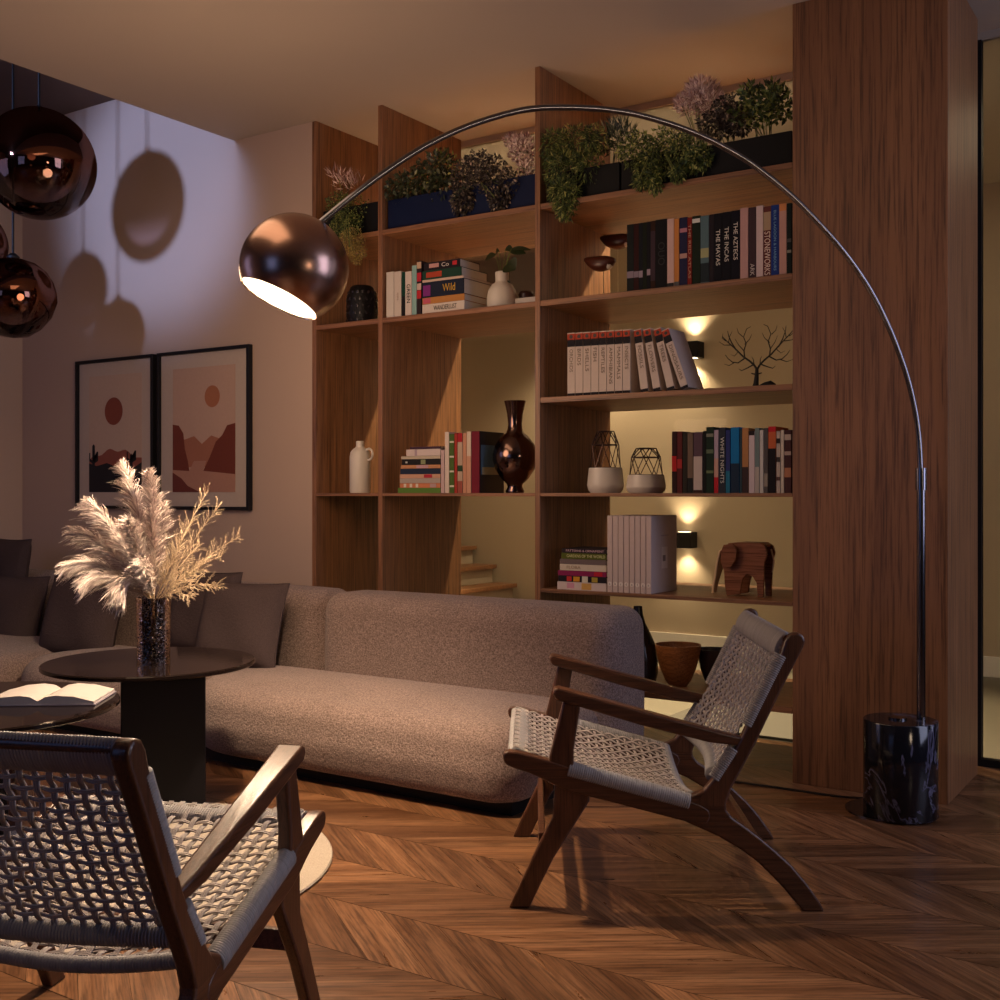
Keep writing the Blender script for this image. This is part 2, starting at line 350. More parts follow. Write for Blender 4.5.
B2=[(627,633.8,224.5,(.012,.014,.014),'slim black book with small pale marks at its foot',dict(bands=[(.2,.3,(.25,.2,.25))])),
(633.8,639,223.7,(.03,.008,.008),'slim dark red-black book',dict(bands=[(.2,.29,(.25,.2,.25))])),
(639,643,223,(.008,.01,.014),'slim blue-black book',dict(bands=[(.19,.29,(.3,.25,.3))])),
(643,647,222.4,(.01,.014,.008),'slim green-black book'),
(647,650.7,221.7,(.008,.008,.012),'slim black book with a marked foot',dict(bands=[(.21,.3,(.35,.28,.33))])),
(650.7,655.5,221,(.03,.012,.008),'dark brown book with an ochre edge',dict(bands=[(.12,.85,(.05,.03,.04))])),
(655.5,667,219.4,(.008,.008,.01),'thick plain black book',dict(title='OUO',tcol=(.035,.035,.035))),
(667.3,674,218.8,(.62,.42,.38),'pale pink book with a faint emblem',dict(bands=[(.0,.06,(.03,.03,.03))])),
(674.3,679.2,218.8,(.55,.22,.06),'orange tan book',dict(bands=[(0,.07,(.1,.1,.1))])),
(679.6,687.3,217.4,(.02,.02,.06),'navy book with pink marks',dict(bands=[(.78,.84,(.45,.2,.25)),(.4,.47,(.5,.3,.25))])),
(687.5,692,217.6,(.22,.02,.015),'dark red book with dotted lettering',dict(title='THE RED ATLAS',tcol=(.5,.3,.2),tw=.8)),
(692.3,700.4,216,(.012,.02,.012),'black-green book with a white dot near its top',dict(bands=[(.9,.96,(.7,.7,.65))])),
(700.6,709,215.8,(.10,.17,.19),'slate blue book with a yellow picture',dict(bands=[(.38,.52,(.4,.4,.2)),(.02,.3,(.02,.03,.035))])),
(709.2,714,214.5,(.02,.015,.02),'thin black book left of the Mayas volume'),
(714,722,213.5,(.008,.008,.012),'black book titled The Mayas',dict(title='THE MAYAS',tw=.52,tsize=.024,tcol=(.75,.7,.6),tz=.5)),
(722.2,731,212,(.008,.008,.012),'black book titled The Incas',dict(title='THE INCAS',tw=.5,tsize=.024,tcol=(.75,.7,.6),tz=.53)),
(731.2,740,210.5,(.008,.008,.014),'black book titled The Aztecs',dict(title='THE AZTECS',tw=.54,tsize=.024,tcol=(.75,.7,.6),tz=.56)),
(740.3,748.3,208,(.55,.33,.3),'dusty pink unlettered book'),
(748.6,756,207.5,(.06,.035,.04),'dark brown book with pale lettering at its foot',dict(title='ARK',tz=.12,tcol=(.6,.55,.5))),
(756.3,763.2,205.8,(.66,.52,.5),'pale lilac-white book'),
(763.4,771,206.5,(.14,.04,.035),'maroon book titled Stoneworks',dict(bands=[(.66,.92,(.45,.32,.2))],title='STONEWORKS',tw=.62,tsize=.033,tcol=(.8,.65,.55),tz=.33)),
(771.2,779,205,(.02,.05,.25),'royal blue book with small pale lettering',dict(title='BLUE LAGOON & HARBOURS',tw=.85,tsize=.014,tcol=(.2,.4,.6))),
(779.3,786.6,203.7,(.6,.36,.32),'salmon pink book',dict(bands=[(.9,1,(.7,.3,.12))])),
(786.8,791.6,203.2,(.012,.02,.02),'black book with grey marks against the column',dict(bands=[(.3,.34,(.3,.3,.25)),(.45,.5,(.1,.1,.1))]))]
row(B2,ZS['s2'],'books on the upper right shelf','upper right row',.17)
# low wooden bird figure and stand left of them
nm=['ORCHIDS','BIRDS','SHELLS','FISH','REPTILES','AMPHIBIANS','MAMMALS','INSECTS','FOSSILS','FLOWERS','TREES','DINOSAURS']
BW=[.5,.36,.5,.3,.55,.8,.7,.5,.5,.6,.4,.8]
def encyc(x0,w,h,i,label,tilt=0):
    o=book(x0,x0+w,ZS['s3'],h,.155,(.62,.52,.46),label,'white spined volumes on the third shelf',
     bands=[(0,.045,(.02,.016,.02)),(.78,.89,(.018,.016,.02)),(.89,.985,(.42,.06,.03))],title=nm[i],tw=BW[i]*.72,tsize=w*.62,tcol=(.2,.15,.12),tz=.75-BW[i]*.38,tilt=tilt)
    d=MB(); d.lathe([(w*.22,0),(w*.22,.0006)],12,(0,0,0)); q=d.build('dot',plain((.02,.01,.01)),o,smooth=False)
    q.matrix_local=Matrix.Translation((w/2,-.0022,h*.937))@Matrix.Rotation(PI/2,4,'X'); return o
y=YF+.02
for i in range(8):
    a=XY(567.5+i*7.9,y); b=XY(567.5+(i+1)*7.9-.3,y); h=ZY(571+i*7.9,333-i*.5,y)-ZS['s3']
    encyc(a,b-a,h,i,f'white spined volume titled {nm[i].title()} standing upright, {ORD[i]} from left on the third shelf')
hh=h
for j,(bx,ang) in enumerate(((641,7.5),(653.5,10.5),(667.5,14),(681.5,20))):
    a=XY(bx,y); w=XY(bx+7.6,y)-a
    o=encyc(a,w,hh*.985,8+j,f'white spined volume titled {nm[8+j].title()} leaning left, {ORD[j]} of the leaning ones',tilt=-math.radians(ang))
    o.location.z+=.0005
B4=[(672,676.8,431.5,(.03,.012,.012),'black book with a red middle',dict(bands=[(.35,.6,(.4,.02,.02))])),
(677.2,682.3,431.5,(.10,.02,.02),'dark maroon book',dict(bands=[(.4,.55,(.35,.03,.03))])),
(682.8,687,432,(.03,.025,.02),'brown-black book'),(687.5,693,433,(.16,.11,.08),'muddy brown book',dict(bands=[(0,.25,(.02,.02,.02))])),
(693.6,702.5,432,(.10,.06,.08),'dark mauve book with a white figure below',dict(bands=[(.05,.6,(.5,.42,.38)),(0,.05,(.05,.02,.02))])),
(702.9,706,431,(.012,.012,.012),'narrow black book'),(706.3,713.8,427,(.015,.03,.02),'tall black-green speckled book',dict(bands=[(.3,.34,(.15,.2,.1)),(.6,.66,(.12,.16,.1)),(.85,.9,(.2,.2,.15))])),
(714.2,718.6,430,(.4,.32,.4),'lilac book with a red foot',dict(bands=[(.0,.25,(.45,.02,.03)),(.25,.55,(.5,.3,.25))])),
(719,725.5,427.5,(.03,.035,.05),'tall navy book with pale lettering',dict(title='WHITE NIGHTS',tw=.7,tcol=(.6,.6,.55))),
(725.9,730.2,430,(.03,.04,.16),'indigo book',dict(bands=[(0,.35,(.02,.15,.25))])),
(730.8,739.3,427.3,(.01,.16,.40),'bright blue book',dict(bands=[(0,.45,(.015,.03,.06))])),
(739.8,742,429,(.03,.06,.08),'very thin teal-black book'),(742.3,748.6,428,(.42,.2,.08),'orange brown book',dict(bands=[(0,.4,(.05,.03,.03))])),
(749,754.7,431,(.6,.5,.52),'pale pink-white book with a dark top',dict(bands=[(.93,1,(.03,.02,.02))])),
(755,759.3,428,(.16,.22,.22),'grey teal book',dict(bands=[(0,.4,(.45,.4,.36))])),
(759.7,763.5,430,(.55,.53,.5),'light grey book'),(764,768,428,(.09,.08,.08),'charcoal book with pale streaks',dict(bands=[(.1,.3,(.3,.26,.22))])),
(768.4,776,426.5,(.55,.13,.05),'orange red book with black lower half',dict(bands=[(0,.67,(.015,.012,.015)),(.92,1,(.5,.02,.03))])),
(776.5,780.4,431,(.5,.42,.38),'cream book with dark blotches',dict(bands=[(.8,.88,(.04,.03,.03)),(.5,.58,(.05,.04,.04)),(.2,.26,(.1,.05,.05))])),
(780.8,784,430,(.62,.56,.5),'thin white book'),(784.3,791.3,430,(.07,.03,.035),'dark book blotched with orange and cream',dict(bands=[(.84,.93,(.5,.42,.38)),(.25,.4,(.45,.2,.12)),(.6,.66,(.45,.35,.32))]))]
row(B4,ZS['s4'],'paperbacks on the middle right shelf','eye level paperback row',.15)
A2=[(386.5,394,272,(.62,.56,.5),'cream paperback'),(394.3,401.5,271.5,(.6,.52,.46),'pale cream book with faint lettering',dict(title='POEMS',tsize=.012,tcol=(.3,.2,.15),tz=.45)),
(402,405,272,(.01,.05,.035),'thin dark green book',dict(bands=[(0,.45,(.015,.012,.015))])),(405.4,411.8,271.5,(.64,.55,.5),'white book titled Green in bold black letters',dict(title='GREEN',tw=.42,tcol=(.03,.03,.03),tz=.5)),
(412.1,416.8,265.5,(.25,.42,.4),'pale teal book'),(417.1,421.5,261,(.03,.02,.025),'black book with red and white blossoms',dict(bands=[(.86,.98,(.5,.35,.25)),(.62,.78,(.5,.03,.05)),(.46,.58,(.6,.45,.4)),(.3,.45,(.5,.03,.04))]))]
row(A2,ZS['s2'],'upright books on the upper left shelf','row by the white vase',.15)
A4=[(441,444.6,450,(.5,.36,.36),'short pale mauve booklet'),(445,449.2,432,(.62,.52,.46),'slim cream book'),
(449.5,454.3,434,(.07,.12,.03),'green book with white dots',dict(bands=[(.85,.88,(.6,.6,.5)),(.6,.63,(.6,.6,.5)),(.35,.38,(.6,.6,.5)),(.1,.13,(.6,.6,.5))])),
(454.6,457.4,433,(.35,.04,.03),'narrow red book'),(457.7,462.7,433,(.45,.33,.25),'red and cream patterned book',dict(bands=[(.85,1,(.35,.02,.03)),(.36,.46,(.03,.06,.03)),(.0,.2,(.3,.08,.06))])),
(463,466.8,433,(.5,.25,.16),'salmon book'),(467,471.2,431.5,(.6,.5,.4),'cream book with a peach lower half',dict(bands=[(0,.6,(.55,.3,.2))])),
(471.6,479.6,431.2,(.16,.015,.03),'wine red book with a landscape cover',dict(cover=[(.02,.98,0,1,(.02,.017,.02)),(.05,.95,.3,.78,(.10,.20,.30)),(.1,.9,.3,.42,(.5,.45,.25))]))]
row(A4,ZS['s4'],'upright books on the middle left shelf','row beside the metal vase',.19)
def hstack(x0s,x1,ys,cols,zs,group,where,looks,depth,y=YF+.02,titles={},deps=None):
    """ys: pixel heights of the layer boundaries from the bottom upwards"""
    n=len(cols); z=zs
    for i in range(n):
        xa=XY(x0s[i],y); xb=XY(x1[i] if hasattr(x1,'__len__') else x1,y); xm=(x0s[i]+440)/2
        h=(ys[i]-ys[i+1])*atYd(x0s[i],y); dp=deps[i] if deps else depth
        o=empty('book',(xa,y,z),f'{looks[i]}, '+('lowest' if i==0 else 'topmost' if i==n-1 else f'{ORD[i]} from bottom')+f' of {where}','book',group)
        w=xb-xa; t=min(.0022,h*.2); g=.0003
        MB().box(0,w,-.0012,t,g,h-g).box(0,w,0,dp,g,t).box(0,w,0,dp,h-t,h-g).build('cover',plain(cols[i],.5),o,smooth=False)
        MB().box(.002,w-.002,t,dp-.003,t,h-t).build('pages',M_paper,o,smooth=False)
        if i in titles:
            for bb in titles[i].get('b',()): MB().box(bb[0]*w,bb[1]*w,-.002,-.0008,bb[2]*h,bb[3]*h).build('spine_band',plain(bb[4],.5),o,smooth=False)
            if 't' in titles[i]:
                text(titles[i]['t'],h*.7,plain(titles[i].get('c',(.7,.65,.6)),.5),o,Matrix.Translation((w*titles[i].get('x',.55),-.0024,h/2))@Matrix.Rotation(PI/2,4,'X'),fitw=w*titles[i].get('w',.6))
        z+=h+.0004
def atYd(px,Y): return (Y/ray(px,HZ).y)/F
hstack([557.5,558.5,558,560,560,561.5,562],606.5,[592,584.2,578.2,573.2,566.8,561.8,556,551.5],[(.62,.52,.5),(.02,.015,.02),(.25,.02,.09),(.62,.54,.44),(.16,.12,.12),(.10,.12,.02),(.03,.02,.025)],ZS['s5'],
 'stacked books on the lower right shelf','stack by the pale files',['white book with pink and orange streaks','black book with orange and white slashes','magenta book','thick cream book','grey mauve book','olive green and black book','thin black book with pink lettering'],.2,
 titles={0:dict(b=[(.2,.35,.2,.9,(.6,.3,.4)),(.5,.7,.1,.9,(.6,.35,.1))]),1:dict(b=[(.18,.28,.1,.9,(.55,.04,.04)),(.32,.45,.1,.9,(.65,.3,.03)),(.5,.62,.0,1,(.65,.62,.5)),(.7,.82,.1,.9,(.4,.3,.05))]),2:dict(b=[(.75,.92,.1,.9,(.5,.02,.04))]),5:dict(t='GARDENS OF THE WORLD',c=(.6,.6,.3),w=.85),6:dict(t='PATTERNS & ORNAMENT',c=(.6,.4,.45),w=.85,x=.52),3:dict(t='FLORA',c=(.4,.3,.2),w=.3,x=.3)})
hstack([398,400,400,400,400.5,401,402,401.5,406.5,410],440.5,[493.6,488.6,484,479.2,475.2,469.8,466.2,460.6,457.6,451,448.6],[(.1,.2,.04),(.55,.2,.1),(.4,.34,.3),(.55,.32,.22),(.02,.03,.06),(.5,.24,.12),(.02,.018,.02),(.5,.42,.32),(.6,.5,.48),(.06,.03,.05)],ZS['s4'],
 'stacked books on the middle left shelf','stack in the middle left bay',['grass green book','red and white striped book','pale grey book','peach book with a red end','navy book','orange and pink book','black book','cream book','whitish pink book','thin dark purple book'],.17,
 titles={1:dict(b=[(.1,.16,.1,.9,(.65,.6,.5)),(.25,.31,.1,.9,(.65,.6,.5)),(.4,.46,.1,.9,(.65,.6,.5)),(.75,.9,.1,.9,(.45,.3,.3))]),3:dict(b=[(.6,.8,.1,.9,(.4,.03,.05))]),5:dict(b=[(.4,.7,.1,.9,(.5,.3,.35))]),6:dict(b=[(.5,.62,.1,.9,(.25,.28,.15)),(.1,.15,.3,.6,(.5,.5,.45))]),8:dict(b=[(.25,.32,0,1,(.4,.3,.35))])})
hstack([422.5]*5+[424],[464.5,464.5,464,463.5,461.5,460],[313,303.5,297,281.8,279.4,270.5,262.6],[(.62,.54,.48),(.45,.2,.06),(.015,.02,.04),(.6,.45,.36),(.015,.05,.035),(.02,.015,.02)],ZS['s2'],
 'stacked books on the upper left shelf','stack by the white vase',['white book with black slanted lettering','orange brown book with flowers','thick navy book with golden script','thin cream book','dark green book with red pattern','black book with red and white pattern'],.22,
 titles={0:dict(t='WANDERLUST',c=(.05,.05,.05),w=.55),1:dict(b=[(.02,.2,.1,.9,(.5,.1,.15))]),2:dict(t='Wild',c=(.6,.35,.05),w=.3,x=.65,b=[(.02,.2,.1,.8,(.2,.03,.2))]),4:dict(b=[(.1,.5,.2,.8,(.4,.06,.03))]),5:dict(t='Co',c=(.65,.6,.55),w=.2,x=.6,b=[(.15,.42,.3,.8,(.55,.3,.28)),(.8,.92,.3,.8,(.5,.03,.04))])},deps=[.33,.30,.28,.24,.21,.16])
# pale magazine files
fh=ZY(607,515.5,YF+.015)-ZS['s5']
for i in range(8):
    a=XY(607.2+i*5.55,YF+.015); b=XY(607.2+(i+1)*5.55-.5,YF+.015)
    o=empty('magazine_file',(a,YF+.015,ZS['s5']),f'pale mauve cardboard magazine file, {ORD[i]} of eight from the left','magazine file','eight pale magazine files on the lower right shelf')
    w=b-a; MB().box(0,w,0,.25,0,fh).build('box',plain((.56,.45,.42),.7),o,smooth=False,bevel=.002)
    d=MB().lathe([(w*.40,0),(w*.40,.0008)],16); q=d.build('round_label',plain((.75,.68,.62)),o,smooth=False); q.matrix_local=Matrix.Translation((w/2,-.0005,.035))@Matrix.Rotation(PI/2,4,'X')
    text('abcdefgh'[i],w*.6,plain((.2,.15,.15)),q,Matrix.Translation((0,0,.001)))
    if i==7: 
        MB().box(w,w+.001,.10,.155,.10,.19).build('label',plain((.7,.6,.56)),o,smooth=False)
        MB().box(w+.001,w+.0016,.108,.135,.13,.155).build('label_print',plain((.25,.18,.18)),o,smooth=False)
        MB().box(w,w+.001,.09,.165,.235,.24).build('printed_line',plain((.4,.32,.32)),o,smooth=False)

# ------------------------------------------------------------ shelf objects
def px_lathe(name,cx,Y,zb,prof,mat,label,cat,n=40,fx=None,**k):
    """prof: list of (half width px, y px) from bottom to top"""
    sc=atYd(cx,Y); C=Vector((XY(cx,Y),Y,zb)); yb=prof[0][1]
    o=MB().lathe([(w*sc,(yb-yy)*sc) for w,yy in prof],n,fx=fx).build(name,mat,None,ang=50,loc=C); tag(o,label,cat); return o,sc
M_bronze=plain((.16,.10,.085),.16,1)
o,sc=px_lathe('metal_vase',515,4.31,ZS['s4'],[(0,494),(9,494),(9.5,492),(7.5,488),(8,485),(14,479.5),(20,470),(22.5,461),(22.5,455),(20,446),(14.5,438),(9,434),(7.5,430),(7,425),(8,415),(10,406),(11,402),(10.2,402.2),(9.2,406),(7,415),(6,425),(6,433)],M_bronze,'round polished bronze vase with flared neck at the right end of the middle left shelf','vase')
# milk white bottle
Y=4.30;bt=empty('bottle',(XY(360,Y),Y,ZS['s4']),'white glazed bottle with a ring handle alone on the far left shelf','bottle'); sc=atYd(360,Y)
MB().lathe([(a*sc,(494-b)*sc) for a,b in [(0,494),(9.6,494),(10.4,492),(10.4,458),(9.4,453),(7,450),(4.6,448.5),(4,447),(4,442.5),(3.4,442),(2.9,443),(2.9,449)]],36).build('body',M_white,bt,ang=50)
MB().tube([Vector((11.5+4.8*math.cos(a),0,38.5+5.6*math.sin(a)))*sc for a in [2*PI*k/20 for k in range(20)]],1.1*sc,8,closed=True).build('handle',M_white,bt)
# white vase with leaves
Y=4.36; vs=empty('vase',(XY(502,Y),Y,ZS['s2']),'small white stoneware vase between the lying books and the middle panel','vase'); sc=atYd(502,Y)
MB().lathe([(a*sc,b*sc) for a,b in [(0,0),(14.5,0),(15.4,2),(15.3,14),(13.8,22),(10.5,27.5),(7,29.8),(6.6,31),(6.9,40),(6.2,40.6),(5.6,39.5),(5.6,30)]],36).build('body',M_white,vs,ang=50)
def leaf(mb,base,tip,width,nrm,fold=.15,n=7,mi=0):
    base=Vector(base);tip=Vector(tip);d=tip-base;L=d.length;d.normalize();nrm=(nrm-d*nrm.dot(d)).normalized();sd=d.cross(nrm);vs=[]
    for i in range(n+1):
        t=i/n; w=width*math.sin(PI*min(1,t*.95+.03))**.8; c=base+d*L*t+nrm*(-.25*L*t*t)
        vs+=[c-sd*w/2+nrm*w*fold,c,c+sd*w/2+nrm*w*fold]
    fs=[]
    for i in range(n):
        for k in (0,1): fs.append((i*3+k,i*3+k+1,(i+1)*3+k+1,(i+1)*3+k))
    mb.add(vs,fs,mi)
pl=empty('green_cutting',vs.location+Vector((0,0,.17)),'dark broad leaved cutting standing in the small white stoneware vase','plant')
for j,(tx,tz,w,hx) in enumerate(((-22,22,9,-.6),(-10,26,9,-.3),(16,8,20,.4),(12,28,8,.6),(26,24,9,.8),(2,-12,18,.1),(32,27,5,.7))):
    mb=MB(); b=Vector((0,0,-.10)); m=Vector((tx*sc*.35,.0,tz*sc*.8+.02)); tp=Vector((tx*sc,-.02+.03*random.random(),tz*sc))
    s=MB(); s.tube([b*.3,b*.1+m*.5,m],.0016,6); s.build('stem',M_leafgreen,pl)
    leaf(mb,m,tp+Vector((0,0,-.01)) if tz>0 else tp,w*sc,Vector((.1,-1,.5))); mb.build('leaf',M_leafdark,pl)
tag(MB().box(XY(517,4.4),XD[2]-.003,4.36,4.52,ZS['s2'],ZS['s2']+.058).build('box',M_white,smooth=False,bevel=.003),'low white box right of the small white vase on the upper left shelf','box')
sc=atYd(527,4.44)
ob=MB().lathe([(0,0),(.02,0),(.036,.012),(.038,.03),(.03,.042),(0,.046)],20).build('trinket_pot',plain((.05,.02,.015),.35),None,loc=(XY(526,4.44),4.44,ZS['s2']+.058)); tag(ob,'small dark round pot on the low white box','pot')
# black openwork candle holder (far left)
Y=4.36; sc=atYd(361,Y); c=empty('candle_holder',(XY(362,Y),Y,ZS['s2']),'squat black pierced candle holder on the far left upper shelf','candle holder')
R=15.5*sc;Hh=41*sc
MB().lathe([(0,0),(R*.85,0),(R*.97,Hh*.15),(R,Hh*.45),(R*.95,Hh*.75),(R*.75,Hh*.95),(R*.6,Hh),(R*.55,Hh*.97),(R*.8,Hh*.7),(R*.85,Hh*.3),(R*.7,.01),(0,.01)],30,fx=lambda a,z:1+.03*math.sin(8*a+z*90)).build('body',M_black,c,ang=60)
mb=MB()
for r in range(5):
    for k in range(16):
        a=2*PI*(k+.5*(r%2))/16; z=Hh*(.14+.17*r); rr=R*(.99 if r<4 else .9)
        M=Matrix.Translation((rr*math.cos(a),rr*math.sin(a),z))@Matrix.Rotation(a,4,'Z')@Matrix.Rotation(.5*((-1)**k),4,'X')
        mb.lathe([(0,-.012),(.006,-.006),(.008,0),(.006,.006),(0,.012)],6,M=M@Matrix.Scale(.5,4,(1,0,0)))
mb.build('relief',plain((.03,.025,.03),.12),c,ang=60)
# carved bird pair upper right shelf
def bird(px,py,L,Y,label,post):
    c=atY(px,py,Y); o=empty('bird_figure',(c.x,c.y,ZS['s2']),label,'figurine','pair of wooden birds on stands'); s=atYd(px,Y); z=c.z-ZS['s2']
    mb=MB(); N=14; pth=[];rad=[]
    for i in range(N):
        t=i/(N-1); pth.append((L*s*(t-.5),0,z+s*5*(-math.sin(PI*t)*.8+(1-t)*.9))); rad.append(s*8.6*(math.sin(PI*(t*.93+.05))**.6)*(.75+.35*t))
    mb.tube(pth,rad,14); mb.build('body',plain((.085,.022,.012),.35),o)
    w=MB(); w.tube([(L*s*(t-.5)+.003,-.004,z+s*5*(-math.sin(PI*t)*.8+(1-t)*.9)-s*2.2) for t in [.62+.06*k for k in range(6)]],[s*1,s*3.4,s*4.6,s*4.8,s*3.6,s*.8],12); w.build('white_breast',M_white,o)
    st=MB().tube([(post*s,0,0),(post*s,0,z-s*3)],.0022,8); st.build('post',plain((.5,.4,.25),.4),o)
    MB().lathe([(0,0),(.022,0),(.022,.006),(0,.006)],20,c=(post*s,0,0)).build('base',M_walnut,o)
bird(600,262,34,4.40,'lower brown wooden bird figurine on a thin post on the upper right shelf',4)
bird(617,240,36,4.62,'higher brown wooden bird figurine behind the lower one, left of the black books',1)
# geometric terrariums
def terr(cx,wb,yb,ytop,wt,wm,ym,label):
    Y=4.38; s=atYd(cx,Y); o=empty('terrarium',(XY(cx,Y),Y,ZS['s4']),label,'terrarium','pair of wire topped white terrariums'); H0=(494-yb)*s
    MB().lathe([(0,0),(wb*.8*s,0),(wb*.93*s,H0*.12),(wb*s,H0*.32),(wb*.985*s,H0*.38),(wb*.9*s,H0),(wb*.8*s,H0),(wb*.8*s,H0*.5),(0,H0*.5)],40).build('bowl',M_white,o,ang=30)
    n=6; lv=[]
    for (w,yy,off) in ((wb*.82,yb,0),(wm,ym,.5),(wt,ytop,0)):
        lv.append([Vector((w*s*math.cos(2*PI*(k+off)/n+.3),w*s*math.sin(2*PI*(k+off)/n+.3),(494-yy)*s)) for k in range(n)])
    mb=MB()
    def e(a,b): mb.tube([a,b],.0022,6)
    for k in range(n):
        e(lv[0][k],lv[1][k]); e(lv[0][(k+1)%n],lv[1][k]); e(lv[1][k],lv[1][(k+1)%n]) ; e(lv[1][k],lv[2][k]); e(lv[1][k],lv[2][(k+1)%n]); e(lv[2][k],lv[2][(k+1)%n])
        e(lv[0][k],lv[0][(k+1)%n])
    mb.build('wire_cage',plain((.05,.025,.02),.3,.7),o)
terr(605.5,18.5,469,432.5,8.5,14,446,'taller white pot with a brown geometric wire cage')
terr(646,20,476,449.5,10,15.5,458.5,'shorter white pot with a geometric wire cage left of the paperbacks')
# deer sculpture with branching antlers
Y=4.36; s=atYd(757,Y); o=empty('deer_sculpture',(XY(757,Y),Y,ZS['s3']),'black metal lying deer sculpture with tree like antlers on the third shelf','sculpture')
def q(px,py,dy=0): return Vector(((px-757)*s,dy,(384.5-py)*s))
mb=MB(); mb.tube([q(755,384),q(756,378),q(756.5,372),q(756.8,366),q(756.8,362)],[.016,.011,.009,.0075,.006],10)
mb.tube([q(754,382.5),q(760,382.5),q(766,380.5),q(771,379.5),q(775,381),q(777,383)],[.01,.012,.015,.015,.009,.003],10)
mb.tube([q(757,383.6,-.015),q(764,383.8,-.02),q(770,383.8,-.018)],[.005,.005,.004],8)
mb.tube([q(751,367.5),q(756,369),q(762,367.5)],[.002,.004,.002],8); mb.build('body',M_black,o)
mb=MB()
def br(pts,r=.004):
    n=len(pts); dy=random.uniform(-.02,.02)
    mb.tube([q(x,y_,dy*i/n) for i,(x,y_) in enumerate(pts)],[r*(1-.65*i/(n-1)) for i in range(n)],6)
for sgn,cx in ((-1,757),(1,757)):
    def mx(L): return [(cx+sgn*(a),b) for a,b in L]
    br(mx([(0,364),(3.5,359),(8,355),(15,350),(22,343),(28,337.5),(33,333),(38,328)]),.0048)
    br(mx([(13,351),(14,344),(12,337),(15,330),(12,322),(8,320)]),.003); br(mx([(22,343),(27,335),(30,328),(31,323)]),.003)
    br(mx([(28,337.5),(35,337),(41,333)]),.0022); br(mx([(14,344),(19,338),(22,332)]),.002); br(mx([(13,338),(8,333),(6,328)]),.002)
    br(mx([(13,352),(20,356),(26,355),(31,351),(34,347)]),.003); br(mx([(24,355.5),(30,358),(36,356)]),.002); br(mx([(4,359),(11,362),(17,364),(20,362)]),.003)
    br(mx([(3,360),(3.5,354),(5,351)]),.0025); br(mx([(30,335),(29,329),(26,324)]),.002); br(mx([(20,345),(24,349),(28,347)]),.0018); br(mx([(15,330),(19,326),(20,321)]),.0018); br(mx([(33,333),(37,330),(36,325)]),.0018)
mb.build('antlers',M_black,o)
# plywood elephant
Y=4.36; s=atYd(745,Y); o=empty('elephant_figure',(XY(745,Y),Y,ZS['s5']),'bent plywood elephant figure on the lower right shelf','figurine')
def e2(pts): return [((x-745)*s,(600-y_)*s) for x,y_ in pts]
PLY=wood('plywood',(.17,.06,.025),(.33,.13,.06),'x',.25,2,.08); PLY_LIT=plain((.72,.52,.32),.4)  # second plywood is paler: light on the trunk is put into its colour
body=e2([(728,552),(733,547.5),(742,546.5),(765,546.5),(771,550),(773,557),(770,566),(769,600),(763,600),(762,586),(758,580),(752,578),(748,582),(746,590),(745,598),(731,600),(729,590),(728,575),(724,565)])
fnY=lambda a,b,t:(a,t,b)
for yy in (-.055,.035): MB().prism(body,fnY,yy,yy+.010).build('body_side',PLY,o,ang=25,bevel=.002)
MB().tube([Vector((a,0,b)) for a,b in e2([(730,553),(735,548.6),(745,547.8),(764,547.8),(769,550)])],[.045]*5,16,flat=.12).build('back_shell',PLY,o)
tr=MB(); top=e2([(731,549),(722,556),(718,568),(715,580),(712,592),(711,599)]); tw=[.05,.05,.04,.028,.02,.017]
for i in range(5): tr.add([(top[i][0],-tw[i],top[i][1]),(top[i][0],tw[i],top[i][1]),(top[i+1][0],tw[i+1],top[i+1][1]),(top[i+1][0],-tw[i+1],top[i+1][1]),(top[i][0]+.008,-tw[i],top[i][1]),(top[i][0]+.008,tw[i],top[i][1]),(top[i+1][0]+.008,tw[i+1],top[i+1][1]),(top[i+1][0]+.008,-tw[i+1],top[i+1][1])],[(0,1,2,3),(7,6,5,4),(0,4,5,1),(1,5,6,2),(3,2,6,7),(0,3,7,4)])
tr.build('trunk',PLY_LIT,o,ang=50)
ear=e2([(727,556),(730,549),(740,548),(744,554),(743,563),(738,571),(731,572),(727,565)])
for yy in (-.078,.06):
    MB().prism(ear,fnY,yy,yy+.009).build('ear',PLY,o,ang=25,bevel=.002)
MB().tube([(e2([(772,553)])[0][0],0,e2([(772,553)])[0][1]),(e2([(775,565)])[0][0],0,e2([(775,565)])[0][1]),(e2([(773,576)])[0][0],0,e2([(773,576)])[0][1])],[.004,.0035,.002],8).build('tail',PLY_LIT,o)
# things on the lowest shelf
Y=4.38
o,sc=px_lathe('bottle_vase',638,Y,ZS['s6'],[(0,700),(15,700),(18,698),(20,690),(20,676),(18,664),(13,652),(7.5,641),(5,632),(4.2,624),(3.6,624),(3,630),(3,645)],plain((.025,.015,.012),.2),'tall dark bottle vase behind the right end of the sofa','vase')
def bowl(cx,rw,yr,yb,Y,mat,label):
    s=atYd(cx,Y); h=(yb-yr)*s; R=rw*s
    o=MB().lathe([(0,0),(R*.38,0),(R*.55,h*.12),(R*.80,h*.45),(R*.95,h*.8),(R,h),(R*.95,h),(R*.89,h*.8),(R*.74,h*.47),(R*.5,h*.18),(0,h*.12)],44).build('bowl',mat,None,ang=60,loc=(XY(cx,Y),Y,ZS['s6'])); tag(o,label,'bowl')
bowl(678,23,656,697,4.40,M_teak,'large warm wooden bowl on the lowest shelf beside the bottle vase')
bowl(713,16,662,697,4.52,plain((.04,.025,.02),.3),'small dark bowl partly hidden by the chair back on the lowest shelf')

